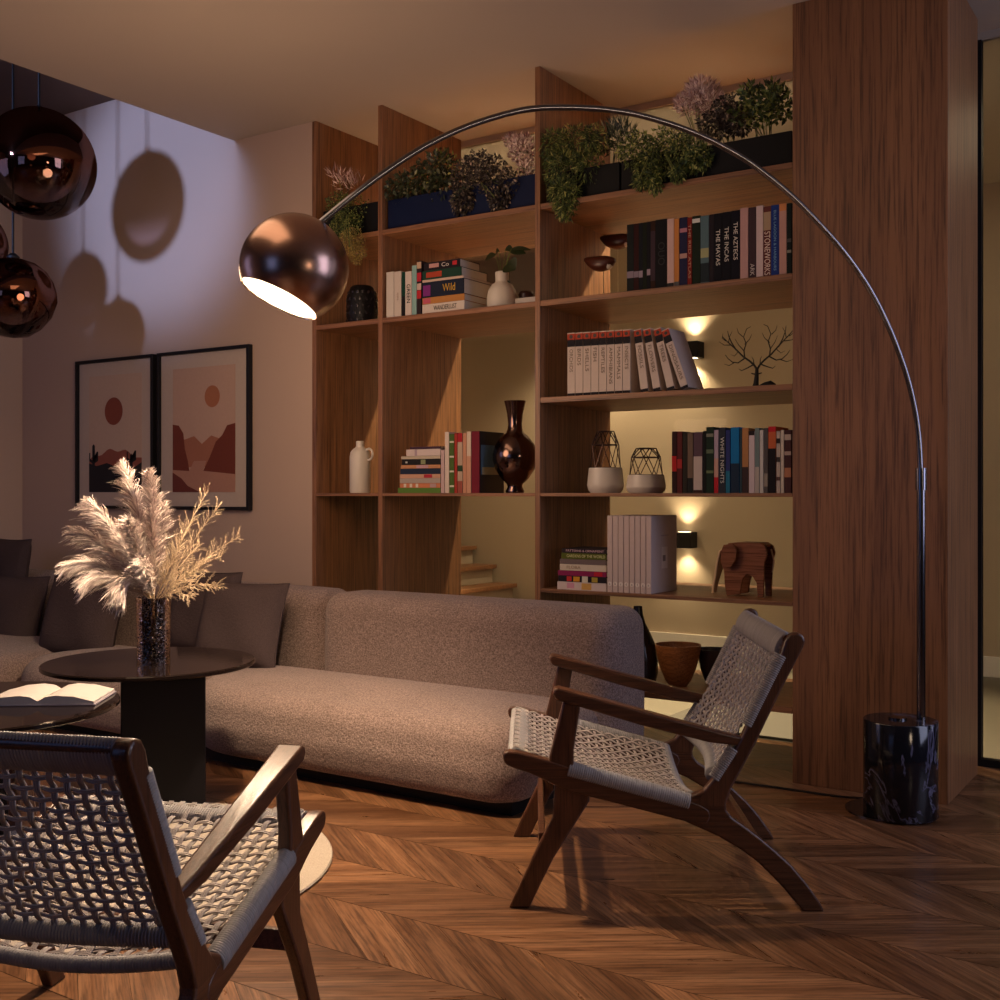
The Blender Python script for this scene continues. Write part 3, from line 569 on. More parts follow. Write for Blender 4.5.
# ------------------------------------------------------------ planters and plants
M_pot=plain((.003,.009,.045),.6,**{'Specular IOR Level':.2}); M_potb=plain((.006,.006,.007),.6,**{'Specular IOR Level':.2})
def planter(x0,x1,h,mat,label,y=YF+.03):
    o=empty('planter_box',((x0+x1)/2,y+.10,ZS['p']),label,'planter','planter boxes on the top shelf'); w=(x1-x0)/2
    MB().box(-w,w,-.10,-.088,0,h).box(-w,w,.088,.10,0,h).box(-w,-w+.012,-.088,.088,0,h).box(w-.012,w,-.088,.088,0,h).box(-w+.012,w-.012,-.088,.088,0,.012).build('box',mat,o,smooth=False,bevel=.002)
    MB().box(-w+.012,w-.012,-.088,.088,.013,h-.02).build('soil',plain((.03,.02,.012),.95),o,smooth=False)
    return o
planter(XD[0]+T+.02,XD[1]-.015,.15,M_potb,'dark planter box in the far left bay under trailing foliage')
xm=(XD[1]+XD[2]+T)/2
planter(XD[1]+T+.01,xm-.005,.145,M_pot,'dark blue planter box, left one in the middle bay')
planter(xm+.005,XD[2]-.01,.145,M_pot,'dark blue planter box, right one in the middle bay')
xs=[XD[2]+T+.01,-2.18,-1.80,XP-.008]
for i,nm_ in enumerate(('left','middle','right')): planter(xs[i]+.004,xs[i+1]-.004,.13,M_potb,f'black planter box, {nm_} one of three in the right bay')
def blob(name,label,mat,cells,leafL,leafW,n,Y=4.22,depth=.16,droop=.4,cat='plant',stems=True,group=None,elong=1,mat2=None,aim=None):
    """cells: list of (px,py,rx,ry,weight) clumps seen from the front; fills their volume with leaves"""
    x0=sum(c[0] for c in cells)/len(cells); root=Vector((XY(x0,Y+.06),Y+.06,ZS['p']+.13))
    o=empty(name,root,label,cat,group)
    mb=MB(); tot=sum(c[4] for c in cells)
    for (px,py,rx,ry,w) in cells:
        ctr=atY(px,py,Y)-root; s=atYd(px,Y); zz=ctr.z
        for _ in range(int(n*w/tot)):
            while True:
                a,b,c=(random.uniform(-1,1) for _ in range(3))
                if a*a+b*b+c*c<1: break
            py_=b*depth/2 if zz>-.08 else -abs(b)*.05-.035
            p=ctr+Vector((a*rx*s,py_,c*ry*s))
            if zz<=-.02 and p.z<-.0: p.y=min(p.y,-.085)
            d=Vector((a+random.uniform(-.7,.7),random.uniform(-1,.3),c+random.uniform(-.7,.7)-droop))
            if aim: d=d*.4+(p-Vector(aim)).normalized()*1.2
            d.normalize()
            nr=Vector((random.uniform(-.6,.6),-1,random.uniform(-.2,.8)))
            L=leafL*random.uniform(.6,1.2); W=leafW*random.uniform(.6,1.2); nr=(nr-d*nr.dot(d)).normalized(); sd=d.cross(nr)
            mb.add([p,p+d*L*.45-sd*W/2+nr*W*.1,p+d*L,p+d*L*.45+sd*W/2+nr*W*.1],[(0,1,2,3)])
    mb.build('foliage',mat,o,smooth=False)
    if stems:
        sm=MB()
        for (px,py,rx,ry,w) in cells:
            ctr=atY(px,py,Y)-root
            for k in range(3):
                e_=ctr+Vector((random.uniform(-.5,.5)*rx*atYd(px,Y),random.uniform(-.03,.02) if ctr.z>-.05 else -.09,random.uniform(-.3,.5)*ry*atYd(px,Y)))
                mid=e_*.5+Vector((0,-.05 if ctr.z<0 else 0,.03)); sm.tube([Vector((random.uniform(-.04,.04),.02,-.02)),mid,e_],.0015,5)
        sm.build('stems',M_leafgreen,o)
    return o
G='plants in the top shelf planters'
blob('trailing_plant','dense dotted trailing plant hanging in the far left bay',M_leafgreen,[(353,212,22,18,2),(352,228,22,14,1.5),(340,205,14,14,1)],.011,.009,2600,group=G)
blob('moss_plant','golden moss hanging below the dotted plant in the far left bay',M_leafgold,[(357,243,17,14,1),(364,255,10,12,.6)],.009,.007,1400,Y=4.19,group=G)
blob('spiky_plant','spiky pale purple plant in the far left bay',M_leafpink,[(348,182,16,9,1),(340,178,10,7,.6)],.05,.007,120,Y=4.30,group=G,droop=-1)
blob('leafy_plant','dark broad leaved plant at the left end of the middle bay',M_leafdark,[(400,190,14,12,1),(412,183,16,14,1.2),(428,175,16,16,1.2),(440,165,12,12,.8),(446,185,16,16,1)],.032,.017,900,Y=4.24,group=G)
blob('berry_plant','green and yellow upright plant in the middle bay',M_leafgreen,[(424,180,14,10,1),(443,158,12,8,1),(452,172,14,10,1)],.024,.011,260,Y=4.26,group=G,droop=-.3)
blob('purple_plant','bushy purple brown trailing plant in the middle bay',M_leafpurple,[(470,180,20,22,2),(480,165,16,14,1),(466,202,14,14,1),(494,178,18,22,1.6),(503,200,12,14,.8),(512,185,12,16,.8)],.019,.011,3200,Y=4.23,group=G)
blob('flowering_plant','pale pink flowering plant right of the purple one in the middle bay',M_leafpink,[(524,150,15,14,1.6),(516,142,9,8,.6),(530,170,8,12,.6)],.020,.010,800,Y=4.27,group=G,droop=-.4)
blob('trailing_plant','long feathery fern spilling over the left of the right bay',M_leafgreen,[(556,150,15,20,1.5),(575,145,22,18,1.5),(566,170,22,22,2),(570,195,17,17,1.4),(572,210,10,12,.5),(596,140,14,14,.8),(590,165,12,20,.8)],.03,.0055,5200,Y=4.23,group=G)
blob('trailing_plant','bushy green trailing plant in the centre of the right bay',M_leafgreen,[(638,150,20,18,1.4),(655,165,20,18,1.6),(660,180,10,16,.8),(685,150,20,16,1.4),(700,160,16,14,1),(683,176,8,9,.5),(648,183,10,9,.5),(668,140,24,12,1)],.022,.007,4800,Y=4.22,group=G)
blob('grass_tuft','dark grassy tuft between the fern and the bushy plant',M_leafdark,[(612,140,14,12,1),(622,135,12,12,1)],.05,.006,260,Y=4.25,group=G,droop=-.8)
blob('blossom_plant','spiky pale pink blossom head rising above the right bay',M_leafpink,[(703,92,16,11,1.6),(696,104,20,10,1),(712,104,14,9,1),(685,106,8,7,.4)],.030,.006,1500,Y=4.30,group=G,droop=-.7)
blob('dark_plant','dark brown leafy plant under the pink blossom head',M_leafpurple,[(728,112,14,16,1),(715,125,16,14,1),(738,122,14,14,1)],.02,.011,1300,Y=4.29,group=G)
blob('leafy_plant','green and orange leaved plant next to the column in the right bay',M_leafgreen,[(752,98,10,14,.8),(764,110,18,14,1.2),(780,105,14,16,1.2),(775,92,10,9,.5),(742,115,10,10,.5)],.026,.013,1000,Y=4.27,group=G,droop=-.3)

# ------------------------------------------------------------ pictures
def picture(x0,x1,z0,z1,label,kind):
    o=empty('framed_picture',((x0+x1)/2,YF,(z0+z1)/2),label,'picture','pair of framed desert prints'); w=(x1-x0)/2; h=(z1-z0)/2; t=.018
    MB().box(-w,w,-.03,0,h-t,h).box(-w,w,-.03,0,-h,-h+t).box(-w,-w+t,-.03,0,-h+t,h-t).box(w-t,w,-.03,0,-h+t,h-t).build('frame',M_black,o,smooth=False,bevel=.001)
    MB().box(-w+t,w-t,-.012,-.002,-h+t,h-t).build('mat',plain((.56,.46,.38),.9),o,smooth=False)
    a,b=w*.68,h*.78
    def pan(name,poly,rgb,k,par): return MB().prism([(x*a,y_*b) for x,y_ in poly],fnY,-.0125-.0006*k,-.0120-.0006*k).build(name,plain(rgb,.9),par,smooth=False)
    pr=pan('print',[(-1,-1),(1,-1),(1,1),(-1,1)],(.56,.38,.29) if kind else (.58,.43,.33),1,o)
    def circ(cx,cy,r): return [(cx+r*math.cos(2*PI*i/40),cy+r*a/b*math.sin(2*PI*i/40)) for i in range(40)]
    if kind==0:
        pan('sun',circ(-.05,.38,.34),(.25,.06,.035),2,pr)
        pan('hill',[(-1,-.45)]+[(-1+.1*i,-.45+.17*math.sin(PI*i/20)+.03*math.sin(i)) for i in range(21)]+[(1,-.7),(-1,-.7)],(.30,.09,.06),2,pr)
        pan('foreground',[(-1,-1),(1,-1),(1,-.5),(.6,-.62),(.2,-.6),(-.3,-.5),(-.7,-.55),(-1,-.5)],(.015,.012,.016),3,pr)
        for cx,hh_ in ((-.82,-.2),(.62,-.38)):
            pan('cactus',[(cx-.05,-.6),(cx+.05,-.6),(cx+.05,-.42),(cx+.13,-.42),(cx+.13,-.3),(cx+.18,-.3),(cx+.18,-.46),(cx+.05,-.5),(cx+.05,hh_),(cx,hh_+.03),(cx-.05,hh_),(cx-.05,-.45),(cx-.13,-.42),(cx-.13,-.32),(cx-.17,-.32),(cx-.17,-.46),(cx-.05,-.5)],(.015,.012,.016),4,pr)
    else:
        pan('sun',circ(.28,.52,.24),(.42,.16,.08),2,pr)
        pan('far_hill',[(-1,-.1),(-.6,-.15),(-.3,-.1),(-.05,-.23),(.25,-.1),(.5,-.15),(1,-.05),(1,-.6),(-1,-.6)],(.38,.15,.09),2,pr)
        pan('left_cliff',[(-1,.1),(-.8,.08),(-.65,-.05),(-.6,-.3),(-.5,-.5),(-.45,-.66),(-1,-.66)],(.17,.035,.02),3,pr)
        pan('right_cliff',[(1,.08),(.75,.05),(.6,-.1),(.4,-.2),(.2,-.45),(.0,-.66),(1,-.75)],(.17,.035,.02),3,pr)
        pan('path',[(-.45,-.66),(-.3,-.5),(.1,-.5),(.0,-.66),(1,-.72),(1,-1),(-1,-1),(-1,-.64)],(.46,.24,.17),4,pr)
        pan('dune',[(-1,-.68),(-.7,-.78),(-.5,-.9),(-.1,-1),(-1,-1)],(.16,.035,.025),5,pr)
picture(-5.74,-5.055,1.01,1.872,'framed desert print with a dark red sun and cactus silhouettes, left one',0)
picture(-5.02,-4.305,1.01,1.872,'framed desert print of a red canyon with a small orange sun, right one',1)

# ------------------------------------------------------------ sofa
def puff(x0,x1,y0,y1,rad,z0,z1,r,crown=.0,bulge=0,seg=14):
    """rounded upholstered block; rad = plan radii of (x0y0, x1y0, x1y1, x0y1)"""
    def ring(ins):
        P_=[]
        cs=((x0,y0,rad[0],PI),(x1,y0,rad[1],1.5*PI),(x1,y1,rad[2],0),(x0,y1,rad[3],.5*PI))
        for i,(cx,cy,R,a0) in enumerate(cs):
            sx=1 if cx==x0 else -1; sy=1 if cy==y0 else -1
            ox=cx+sx*R; oy=cy+sy*R; rr=R-ins
            for k in range(seg+1):
                a=a0+PI/2*k/seg; P_.append((ox+max(rr,.0)*math.cos(a)+ (sx*(ins-R) if rr<0 else 0), oy+max(rr,0)*math.sin(a)+(sy*(ins-R) if rr<0 else 0)))
        return P_
    rings=[]
    for k in range(5): 
        a=PI/2*k/4; rings.append((r*.5*(1-math.sin(a)),z0+r*.5*(1-math.cos(a))))
    hgt=z1-z0
    for t in (.3,.5,.7): rings.append((-bulge*math.sin(PI*t),z0+r*.5+(hgt-1.5*r)*t))
    for k in range(9):
        a=PI/2*k/8; rings.append((r*(1-math.cos(a)),z1-r+r*math.sin(a)))
    vs=[];N=4*(seg+1)
    for ins,z in rings: vs+=[(x,y_,z) for x,y_ in ring(ins)]
    last=ring(r); cx=sum(p[0] for p in last)/N; cy=sum(p[1] for p in last)/N
    for k in range(1,7):
        t=k/7; vs+=[(x+(cx-x)*t,y_+(cy-y_)*t,z1+crown*math.sin(PI/2*t)**.8) for x,y_ in last]
    vs.append((cx,cy,z1+crown)); NR=len(rings)+6
    fs=[(i*N+k,i*N+(k+1)%N,(i+1)*N+(k+1)%N,(i+1)*N+k) for i in range(NR-1) for k in range(N)]
    fs+=[((NR-1)*N+k,(NR-1)*N+(k+1)%N,NR*N) for k in range(N)]; fs.append(tuple(range(N))[::-1])
    return MB().add(vs,fs)
GS='modules of the low sectional sofa'
def module(label,seat,back,sr,br,base):
    o=empty('sofa_module',((seat[0]+seat[1])/2,3.6,0),label,'sofa',GS)
    P(puff(*seat[:4],sr,.045,.315,.10,.035,.012),'seat',M_sofa,o,ang=80)
    P(puff(*back[:4],br,.05,.655,.085,.008,.004),'backrest',M_sofa,o,ang=80)
    P(MB().box(base[0],base[1],base[2],base[3],0,.05),'plinth',M_black,o,smooth=False)
module('long right hand taupe boucle sofa section with bulging rounded seat',(-3.86,-2.03,3.14,3.80),(-3.46,-1.97,3.74,4.07),(.48,.13,.05,.05),(.11,.11,.09,.09),(-3.6,-2.08,3.22,3.78))
module('middle taupe boucle sofa section behind the black tables',(-4.98,-3.88,3.16,3.85),(-4.98,-3.475,3.80,4.07),(.3,.05,.05,.05),(.08,.13,.09,.09),(-4.9,-3.95,3.25,3.85))
module('left end taupe boucle sofa section under the stacked cushions',(-6.2,-5.0,3.16,3.85),(-6.24,-5.0,3.80,4.07),(.1,.1,.05,.05),(.08,.08,.09,.09),(-6.1,-5.05,3.25,3.85))
def cushion(c,w,h,t,rx,ry,rz,label):
    n=22; vs=[];fs=[]
    for s_ in (1,-1):
        for j in range(n+1):
            for i in range(n+1):
                u=2*i/n-1; v=2*j/n-1; pin=1-.06*(1-u*u)*(v**2)-.0; pin2=1-.06*(1-v*v)*(u**2)
                th=t/2*max(0,(1-abs(u)**3.2))**.55*max(0,(1-abs(v)**3.2))**.55*(1+.06*math.sin(5*u+3*v))
                vs.append((w/2*u*pin2,s_*-th,h/2*v*pin))
    N=(n+1)**2
    for s_ in (0,1):
        for j in range(n):
            for i in range(n):
                a=s_*N+j*(n+1)+i; f_=(a,a+1,a+n+2,a+n+1); fs.append(f_ if s_==0 else f_[::-1])
    o=MB().add(vs,fs).build('cushion',M_cush,None,ang=80,loc=c); o.rotation_euler=(rx,ry,rz)
    b=MB(); pt=[(w/2*u*(1-.06*(1-v*v)*(u**2)),0,h/2*v*(1-.06*(1-u*u)*(v**2))) for u,v in [(-1+.1*i,-1) for i in range(20)]+[(1,-1+.1*i) for i in range(20)]+[(1-.1*i,1) for i in range(20)]+[(-1,1-.1*i) for i in range(20)]]
    b.tube(pt,.004,6,closed=True).build('piping',M_cush,o)
    tag(o,label,'cushion','grey scatter cushions on the sofa')
def cpos(px,py,Y): return atY(px,py,Y)
cushion(cpos(240,625,3.62),.47,.40,.15,-.28,0,.12,'grey brown cushion in front, right of the vase on the sofa')
cushion(cpos(203,612,3.72),.47,.40,.14,-.2,0,-.05,'darker cushion behind the right hand one, just right of the vase')
cushion(cpos(82,617,3.60),.52,.42,.16,-.28,0,.1,'large dark cushion left of the vase behind the table')
cushion(cpos(6,614,3.62),.52,.43,.16,-.28,0,.15,'dark cushion cut by the left edge of the picture')
cushion(cpos(6,570,3.78),.46,.36,.12,-.15,0,-.1,'small dark cushion peeking above the one at the left edge')

# ------------------------------------------------------------ rug, tables
rg=MB().lathe([(0,.0),(.655,0),(.665,.004),(.662,.009),(0,.010)],90).build('round_rug',M_rugm,None,ang=40,loc=(-2.805,2.13,.001)); tag(rg,'round pale woven rug on the parquet beneath the left chair','rug')
def table(cx,cy,R,h,cw,rz,label,ox=0,oy=0):
    o=empty('coffee_table',(cx,cy,.011),label,'table','pair of black coffee tables',rz)
    MB().lathe([(0,h-.016),(R-.004,h-.016),(R,h-.013),(R,h-.004),(R-.004,h),(0,h)],96).build('tabletop',M_tabletop,o,ang=30)
    MB().box(-cw/2+ox,cw/2+ox,-cw*.5+oy,cw*.5+oy,0,h-.017).build('pedestal',M_tablecol,o,smooth=False,bevel=.004)
    return o
t1=atZ(150,661,.51); table(t1.x,t1.y,.362,.50,.275,math.atan2(SA,CA)+.293,'round black glass topped coffee table carrying the vase',.045,-.05)
t2=atZ(-29,705,.50); table(t2.x,t2.y,.40,.49,.28,math.atan2(SA,CA)+.42,'black coffee table with the open book, cut by the left edge')
# vase
vz=t1.z+.001; vc=atZ(153.5,663,vz); va=empty('glass_vase',(vc.x,vc.y,vz),'cylindrical smoked crackle glass vase on the round black table','vase')
s=(Vector((vc.x,vc.y)).length and ( -vc.x*SA+vc.y*CA)/F)
Rv=16.5*s; Hv=66*s
MB().lathe([(Rv*.0,.020),(Rv*.90,.020),(Rv*.93,Hv*.5),(Rv,Hv),(Rv*1.03,Hv*1.0),(Rv*.97,Hv*.35),(Rv*.97,.0),(0,0)],48).build('glass_wall',M_smoke,va,ang=60)
MB().lathe([(0,.001),(Rv*.94,.001),(Rv*.94,Hv*.22),(0,Hv*.22)],40).build('thick_base',M_clear,va,ang=60)
# open book
bk=empty('open_book',(0,0,0),'open book lying face up on the left black table','book'); 
c=atZ(50,699,.502); bk.location=(c.x,c.y,.5021); bk.rotation_euler=(0,0,math.radians(37))
mb=MB(); W=.155; D=.105
for sg in (-1,1):
    prof=[(0,.012),(.02,.024),(.05,.028),(.1,.024),(W,.010)]; bot=[(W,.003),(0,.003)]
    pts=[(sg*x,z) for x,z in prof+bot]; mb.prism(pts if sg<0 else pts[::-1],lambda a,b,t:(a,t,b),-D,D)
mb.build('pages',plain((.42,.38,.36),.9),bk,ang=40)
MB().box(-W-.005,W+.005,-D-.004,D+.004,0,.003).build('cover',plain((.25,.22,.25)),bk,smooth=False)

# pampas and dried sprigs
def plume(tip,width,label,bow,n=1500):
    base=Vector((random.uniform(-.012,.012),random.uniform(-.012,.012),-.16)); mouth=Vector((vc.x,vc.y,vz+Hv))
    o=empty('pampas_plume',mouth,label,'dried flower','pampas plumes in the glass vase')
    tp=Vector(tip)-mouth; mid=tp*.5+Vector(bow)
    def B(t): return (1-t)**2*Vector((0,0,-.02))+2*t*(1-t)*mid+t*t*tp
    s_=MB(); s_.tube([base]+[B(k/14) for k in range(15)],.002,6); s_.build('stem',M_dried,o)
    mb=MB()
    for i in range(n):
        t=.12+.88*random.random()**.8; c=B(t); d=(B(min(1,t+.02))-B(t-.02)).normalized()
        env=width*math.sin(PI*min(.985,(t-.08)/.95))**.55
        a=random.uniform(0,2*PI); o1=d.orthogonal().normalized(); o2=d.cross(o1); out=o1*math.cos(a)+o2*math.sin(a)
        L=env*random.uniform(.35,1.35)*(1+.25*math.sin(t*40+a)); p=c; pr=[]
        for k in range(5):
            u=k/4; pr.append(c+d*L*(.95*u)+out*L*(.85*u-.25*u*u)*random.uniform(.92,1.08)+Vector((random.uniform(-.0028,.0028)*u,random.uniform(-.0028,.0028)*u,-.42*L*u*u)))
        w=.0024*random.uniform(.7,1.5); sd=d.cross(out)
        sd=(sd+Vector((random.uniform(-.5,.5),random.uniform(-.5,.5),random.uniform(-.5,.5)))).normalized()
        vs=[]
        for k,pp in enumerate(pr): ww=w*(1-.75*k/4); vs+=[pp-sd*ww,pp+sd*ww]
        mb.add(vs,[(2*k,2*k+1,2*k+3,2*k+2) for k in range(4)])
    mb.build('plume',M_pampas,o,smooth=False)
def tipat(px,py,dd=0):
    v=ray(px,py); d0=-vc.x*SA+vc.y*CA+dd; return Vector((v.x*d0,v.y*d0,EH+v.z*d0))
for (px,py,dd,w,l,b) in ((122,463,.05,.062,'tallest pampas plume leaning slightly left',(.02,0,.05)),(150,470,-.06,.055,'bright upright pampas plume at the centre right',(.02,0,.05)),
 (86,502,.0,.062,'pampas plume reaching upper left below the tallest one',(-.02,0,.08)),(72,530,.06,.055,'pampas plume reaching left at mid height',(-.03,0,.08)),(66,566,-.03,.055,'lowest long pampas plume pointing left',(-.04,0,.09)),
 (82,583,-.1,.05,'short drooping pampas plume low at the left',(-.04,0,.09)),(118,600,-.12,.05,'pampas plume curling down over the table left of the vase',(-.04,0,.13)),(164,503,.02,.05,'short pale pampas plume right of the centre',(.0,0,.03)),(128,520,-.12,.055,'broad pampas plume in front of the others',(-.01,0,.04)),(140,560,-.13,.045,'small pampas plume just above the vase mouth',(0,0,.02))):
    plume(tipat(px,py,dd),w*1.15,l,b,1500)
def sprig(tip,bow,label):
    mouth=Vector((vc.x,vc.y,vz+Hv)); o=empty('dried_sprig',mouth,label,'dried flower','feathery dried sprigs in the glass vase'); tp=tip-mouth; mid=tp*.5+Vector(bow)
    def B(t): return (1-t)**2*Vector((.004,0,-.02))+2*t*(1-t)*mid+t*t*tp
    s_=MB(); s_.tube([Vector((.01,0,-.16))]+[B(k/12) for k in range(13)],.0012,5)
    tw=MB()
    for i in range(46):
        t=.2+.8*i/46; c=B(t); d=(B(min(1,t+.02))-B(t-.02)).normalized(); a=random.uniform(0,2*PI); o1=d.orthogonal().normalized(); o2=d.cross(o1); out=(o1*math.cos(a)+o2*math.sin(a)+d*.9).normalized()
        L=.066*random.uniform(.5,1.2)*(1.15-.6*t); e=c+out*L+Vector((0,0,.008)); s_.tube([c,(c+e)/2+Vector((0,0,.004)),e],.0006,4)
        for k in range(11):
            u=.15+.85*k/11; p=c.lerp(e,u); dd=(out+Vector((random.uniform(-1,1),random.uniform(-1,1),random.uniform(-.6,1)))*.9).normalized(); sd=dd.orthogonal().normalized(); l=.008*random.uniform(.5,1.3)
            tw.add([p,p+dd*l*.5+sd*.0006,p+dd*l,p+dd*l*.5-sd*.0006],[(0,1,2,3)])
    s_.build('stem',M_dried,o); tw.build('leaflets',M_dried,o,smooth=False)
for (px,py,dd,b,l) in ((208,490,.03,(-.02,0,.0),'dried sprig reaching highest at the upper right'),(219,506,-.05,(0,0,.01),'dried sprig curving up to the upper right below the highest'),(240,536,.0,(0,0,.02),'longest dried sprig pointing far right'),
 (222,556,.08,(.02,0,.04),'dried sprig drooping right at mid height'),(220,588,-.06,(.02,0,.06),'lowest long dried sprig to the right'),(190,598,-.1,(.02,0,.04),'short dried sprig bending down beside the vase rim'),(192,520,.08,(0,0,0),'dried sprig filling in behind the pampas'),(205,570,-.12,(0,0,.03),'dried sprig spreading in front at the right'),(182,540,-.08,(0,0,.0),'short dried sprig close to the bright plume'),(200,545,.1,(0,0,.02),'thin dried sprig between the long ones')):
    sprig(tipat(px,py,dd),b,l)

# ------------------------------------------------------------ lounge chairs
CW=.65
fnS=lambda a,b,t:(a,t,b)
def smooth_poly(p,it=1,keep=()):
    for _ in range(it):
        q_=[]
        n=len(p)
        for i in range(n):
            a=p[i];b=p[(i+1)%n]
            q_.append((a[0]*.75+b[0]*.25,a[1]*.75+b[1]*.25)); q_.append((a[0]*.25+b[0]*.75,a[1]*.25+b[1]*.75))
        p=q_
    return p
def ribroll(path0,path1,r1,r2,axis,pitch=.0058,ridge=.0012,name='cord_wrap',parent=None,cuts=16):
    """cords wound side by side round a rail from path0 to path1; oval r1 x r2; axis=second oval direction"""
    a=Vector(path0);b=Vector(path1);L=(b-a).length;d=(b-a)/L; u=Vector(axis); u=(u-d*u.dot(d)).normalized(); v=d.cross(u)
    n=int(L/pitch); vs=[];fs=[]
    for i in range(n*3+1):
        t=i/(n*3); k=[-ridge,ridge*.6,ridge*.6][i%3]; c=a.lerp(b,t)
        for j in range(cuts):
            th=2*PI*j/cuts; vs.append(c+u*math.cos(th)*(r1+k)+v*math.sin(th)*(r2+k))
    R_=n*3+1
    for i in range(R_-1):
        for j in range(cuts): fs.append((i*cuts+j,i*cuts+(j+1)%cuts,(i+1)*cuts+(j+1)%cuts,(i+1)*cuts+j))
    fs+=[tuple(range(cuts))[::-1],tuple(range((R_-1)*cuts,R_*cuts))]
    return MB().add(vs,fs).build(name,M_cordc,parent,ang=60)
def weave(S,nu,nv,parent,name,gu=3,gv=2,r=.0021,amp=.0042):
    """S(u,v)->(point, normal); nu warp groups across u, nv weft groups along v"""
    mb=MB(); q_=3
    for g in range(nu):
        for k in range(gu):
            u=(g+.5)/nu+(k-(gu-1)/2)*.0044/CW
            path=[]
            for j in range(nv*q_+1):
                v=j/(nv*q_); p,n=S(u,v); path.append(p+n*(amp*math.cos(PI*(v*nv-.5+g))))
            mb.tube(path,r,5,caps=False)
    for h in range(nv):
        for k in range(gv):
            path=[]
            for i in range(nu*q_+1):
                u=i/(nu*q_); v=(h+.5)/nv
                p,n=S(u,v); dv=(S(u,min(1,v+.01))[0]-p).normalized()
                path.append(p-n*(amp*math.cos(PI*(u*nu-.5+h)))+dv*((k-(gv-1)/2)*.0044))
            mb.tube(path,r,5,caps=False)
    return mb.build(name,M_cord,parent,ang=60)
def make_chair(label):
    t=empty('lounge_chair',(0,0,0),label,'chair','pair of woven cord lounge chairs')
    th=.034
    front=[(-.022,0),(.032,0),(.095,.13),(.192,.285),(.19,.345),(.10,.36),(.095,.24),(.061,.176)]
    rail=smooth_poly([(-.037,.388),(-.037,.412),(-.015,.418),(.074,.396),(.14,.375),(.258,.335),(.39,.298),(.47,.288),(.515,.26),(.50,.222),(.455,.231),(.212,.293),(.127,.312),(.054,.351),(-.022,.375)],1)
    rear=[(.40,.252),(.531,.195),(.590,.160),(.636,.126),(.695,.067),(.752,0),(.808,0),(.797,.023),(.76,.075),(.72,.122),(.68,.158),(.641,.191),(.60,.222),(.566,.245),(.551,.265),(.55,.285),(.564,.32),(.50,.32),(.44,.292)]
    post=[(.456,.27),(.478,.300),(.544,.377),(.590,.456),(.639,.555),(.690,.665),(.706,.712),(.718,.728),(.738,.734),(.753,.726),(.759,.710),(.753,.694),(.696,.583),(.628,.44),(.564,.32),(.548,.27)]
    arm=[(.094,.570),(.098,.582),(.110,.585),(.377,.513),(.544,.468),(.60,.455),(.59,.432),(.503,.443),(.324,.488),(.166,.535),(.104,.553)]
    apost=[(.082,.33),(.150,.33),(.150,.42),(.168,.537),(.122,.549),(.085,.40)]
    for side in (0,1):
        y0=0 if side==0 else CW-th; y1=y0+th
        yi=(y0+.003,y1-.003)
        MB().prism(front,fnS,*yi).build('leg',M_walnut_z,t,ang=30,bevel=.006,seg=3)
        MB().prism(rear,fnS,y0+.001,y1-.001).build('leg',M_walnut,t,ang=30,bevel=.006,seg=3)
        MB().prism(rail,fnS,y0,y1).build('seat_rail',M_walnut,t,ang=30,bevel=.005,seg=3)
        MB().prism(post,fnS,y0+.0005,y1-.0005).build('back_post',M_walnut_z,t,ang=30,bevel=.007,seg=3)
        MB().prism(apost,fnS,y0+.002,y1-.002).build('arm_post',M_walnut_z,t,ang=30,bevel=.006,seg=3)
        a0,a1=(-.008,.050) if side==0 else (CW-.050,CW+.008)
        ar=MB().prism(arm,fnS,a0,a1)
        # armrest narrows towards the back
        yc=y0+th/2
        ar.v=[(x,yc+(yy-yc)*(1-.45*max(0,(x-.15)/.45)),z) for x,yy,z in ar.v]
        ar.build('armrest',M_walnut,t,ang=30,bevel=.006,seg=3)
        yw=y0+th/2
        ribroll((.135,yw,.366),(.455,yw,.281),.024,.0205,(0,0,1),parent=t)
        ribroll((.522,yw,.345),(.573,yw,.425),.017,.0195,(1,0,-.6),parent=t)
        ribroll((.607,yw,.487),(.698,yw,.672),.018,.0195,(1,0,-.6),parent=t)
    # cross members
    for (x,z,w,h) in ((.066,.17,.018,.045),(.655,.135,.02,.04)):
        MB().box(x-w/2,x+w/2,th-.002,CW-th+.002,z-h/2,z+h/2).build('stretcher',M_walnut,t,smooth=False,bevel=.004)
    MB().tube([(.715,th-.01,.712),(.718,CW/2,.712),(.715,CW-th+.01,.712)],.012,14).build('top_rail',M_walnut,t)
    ribroll((.705,th+.004,.696),(.705,CW-th-.004,.696),.036,.0155,(.46,0,.89),parent=t)
    ribroll((.004,th+.002,.401),(.004,CW-th-.002,.401),.030,.014,(.97,0,-.24),parent=t)
    def curved(x,z,dz,dx,r,nm):
        n=int((CW-2*th)/.0058)*2; pts=[];rad=[]
        for i in range(n+1):
            u=i/n; pts.append((x+dx*math.sin(PI*u),th+(CW-2*th)*u,z+dz*math.sin(PI*u))); rad.append(r+(.0012 if i%2 else -.001))
        MB().tube(pts,rad,14).build(nm,M_cordc,t,ang=60)
    curved(.462,.292,-.035,.0,.014,'cord_wrap'); curved(.520,.352,-.0,.03,.020,'cord_wrap')
    def seat(u,v):
        y_=th+.0+(CW-2*th)*u; x=-.012+.474*v; z=.416-.118*v-.0; sag=-.010*math.sin(PI*v)-.035*math.sin(PI*u)*(v**1.3)-.012*math.sin(PI*u)*math.sin(PI*v)
        return Vector((x,y_,z+.003+sag)),Vector((.2,0,1)).normalized()
    def back(u,v):
        y_=th+(CW-2*th)*u; x=.520+.190*v; z=.356+.362*v; b=.03*math.sin(PI*u)*(1-v)+.012*math.sin(PI*v)
        return Vector((x+b,y_,z)),Vector((-.88,0,.47)).normalized()
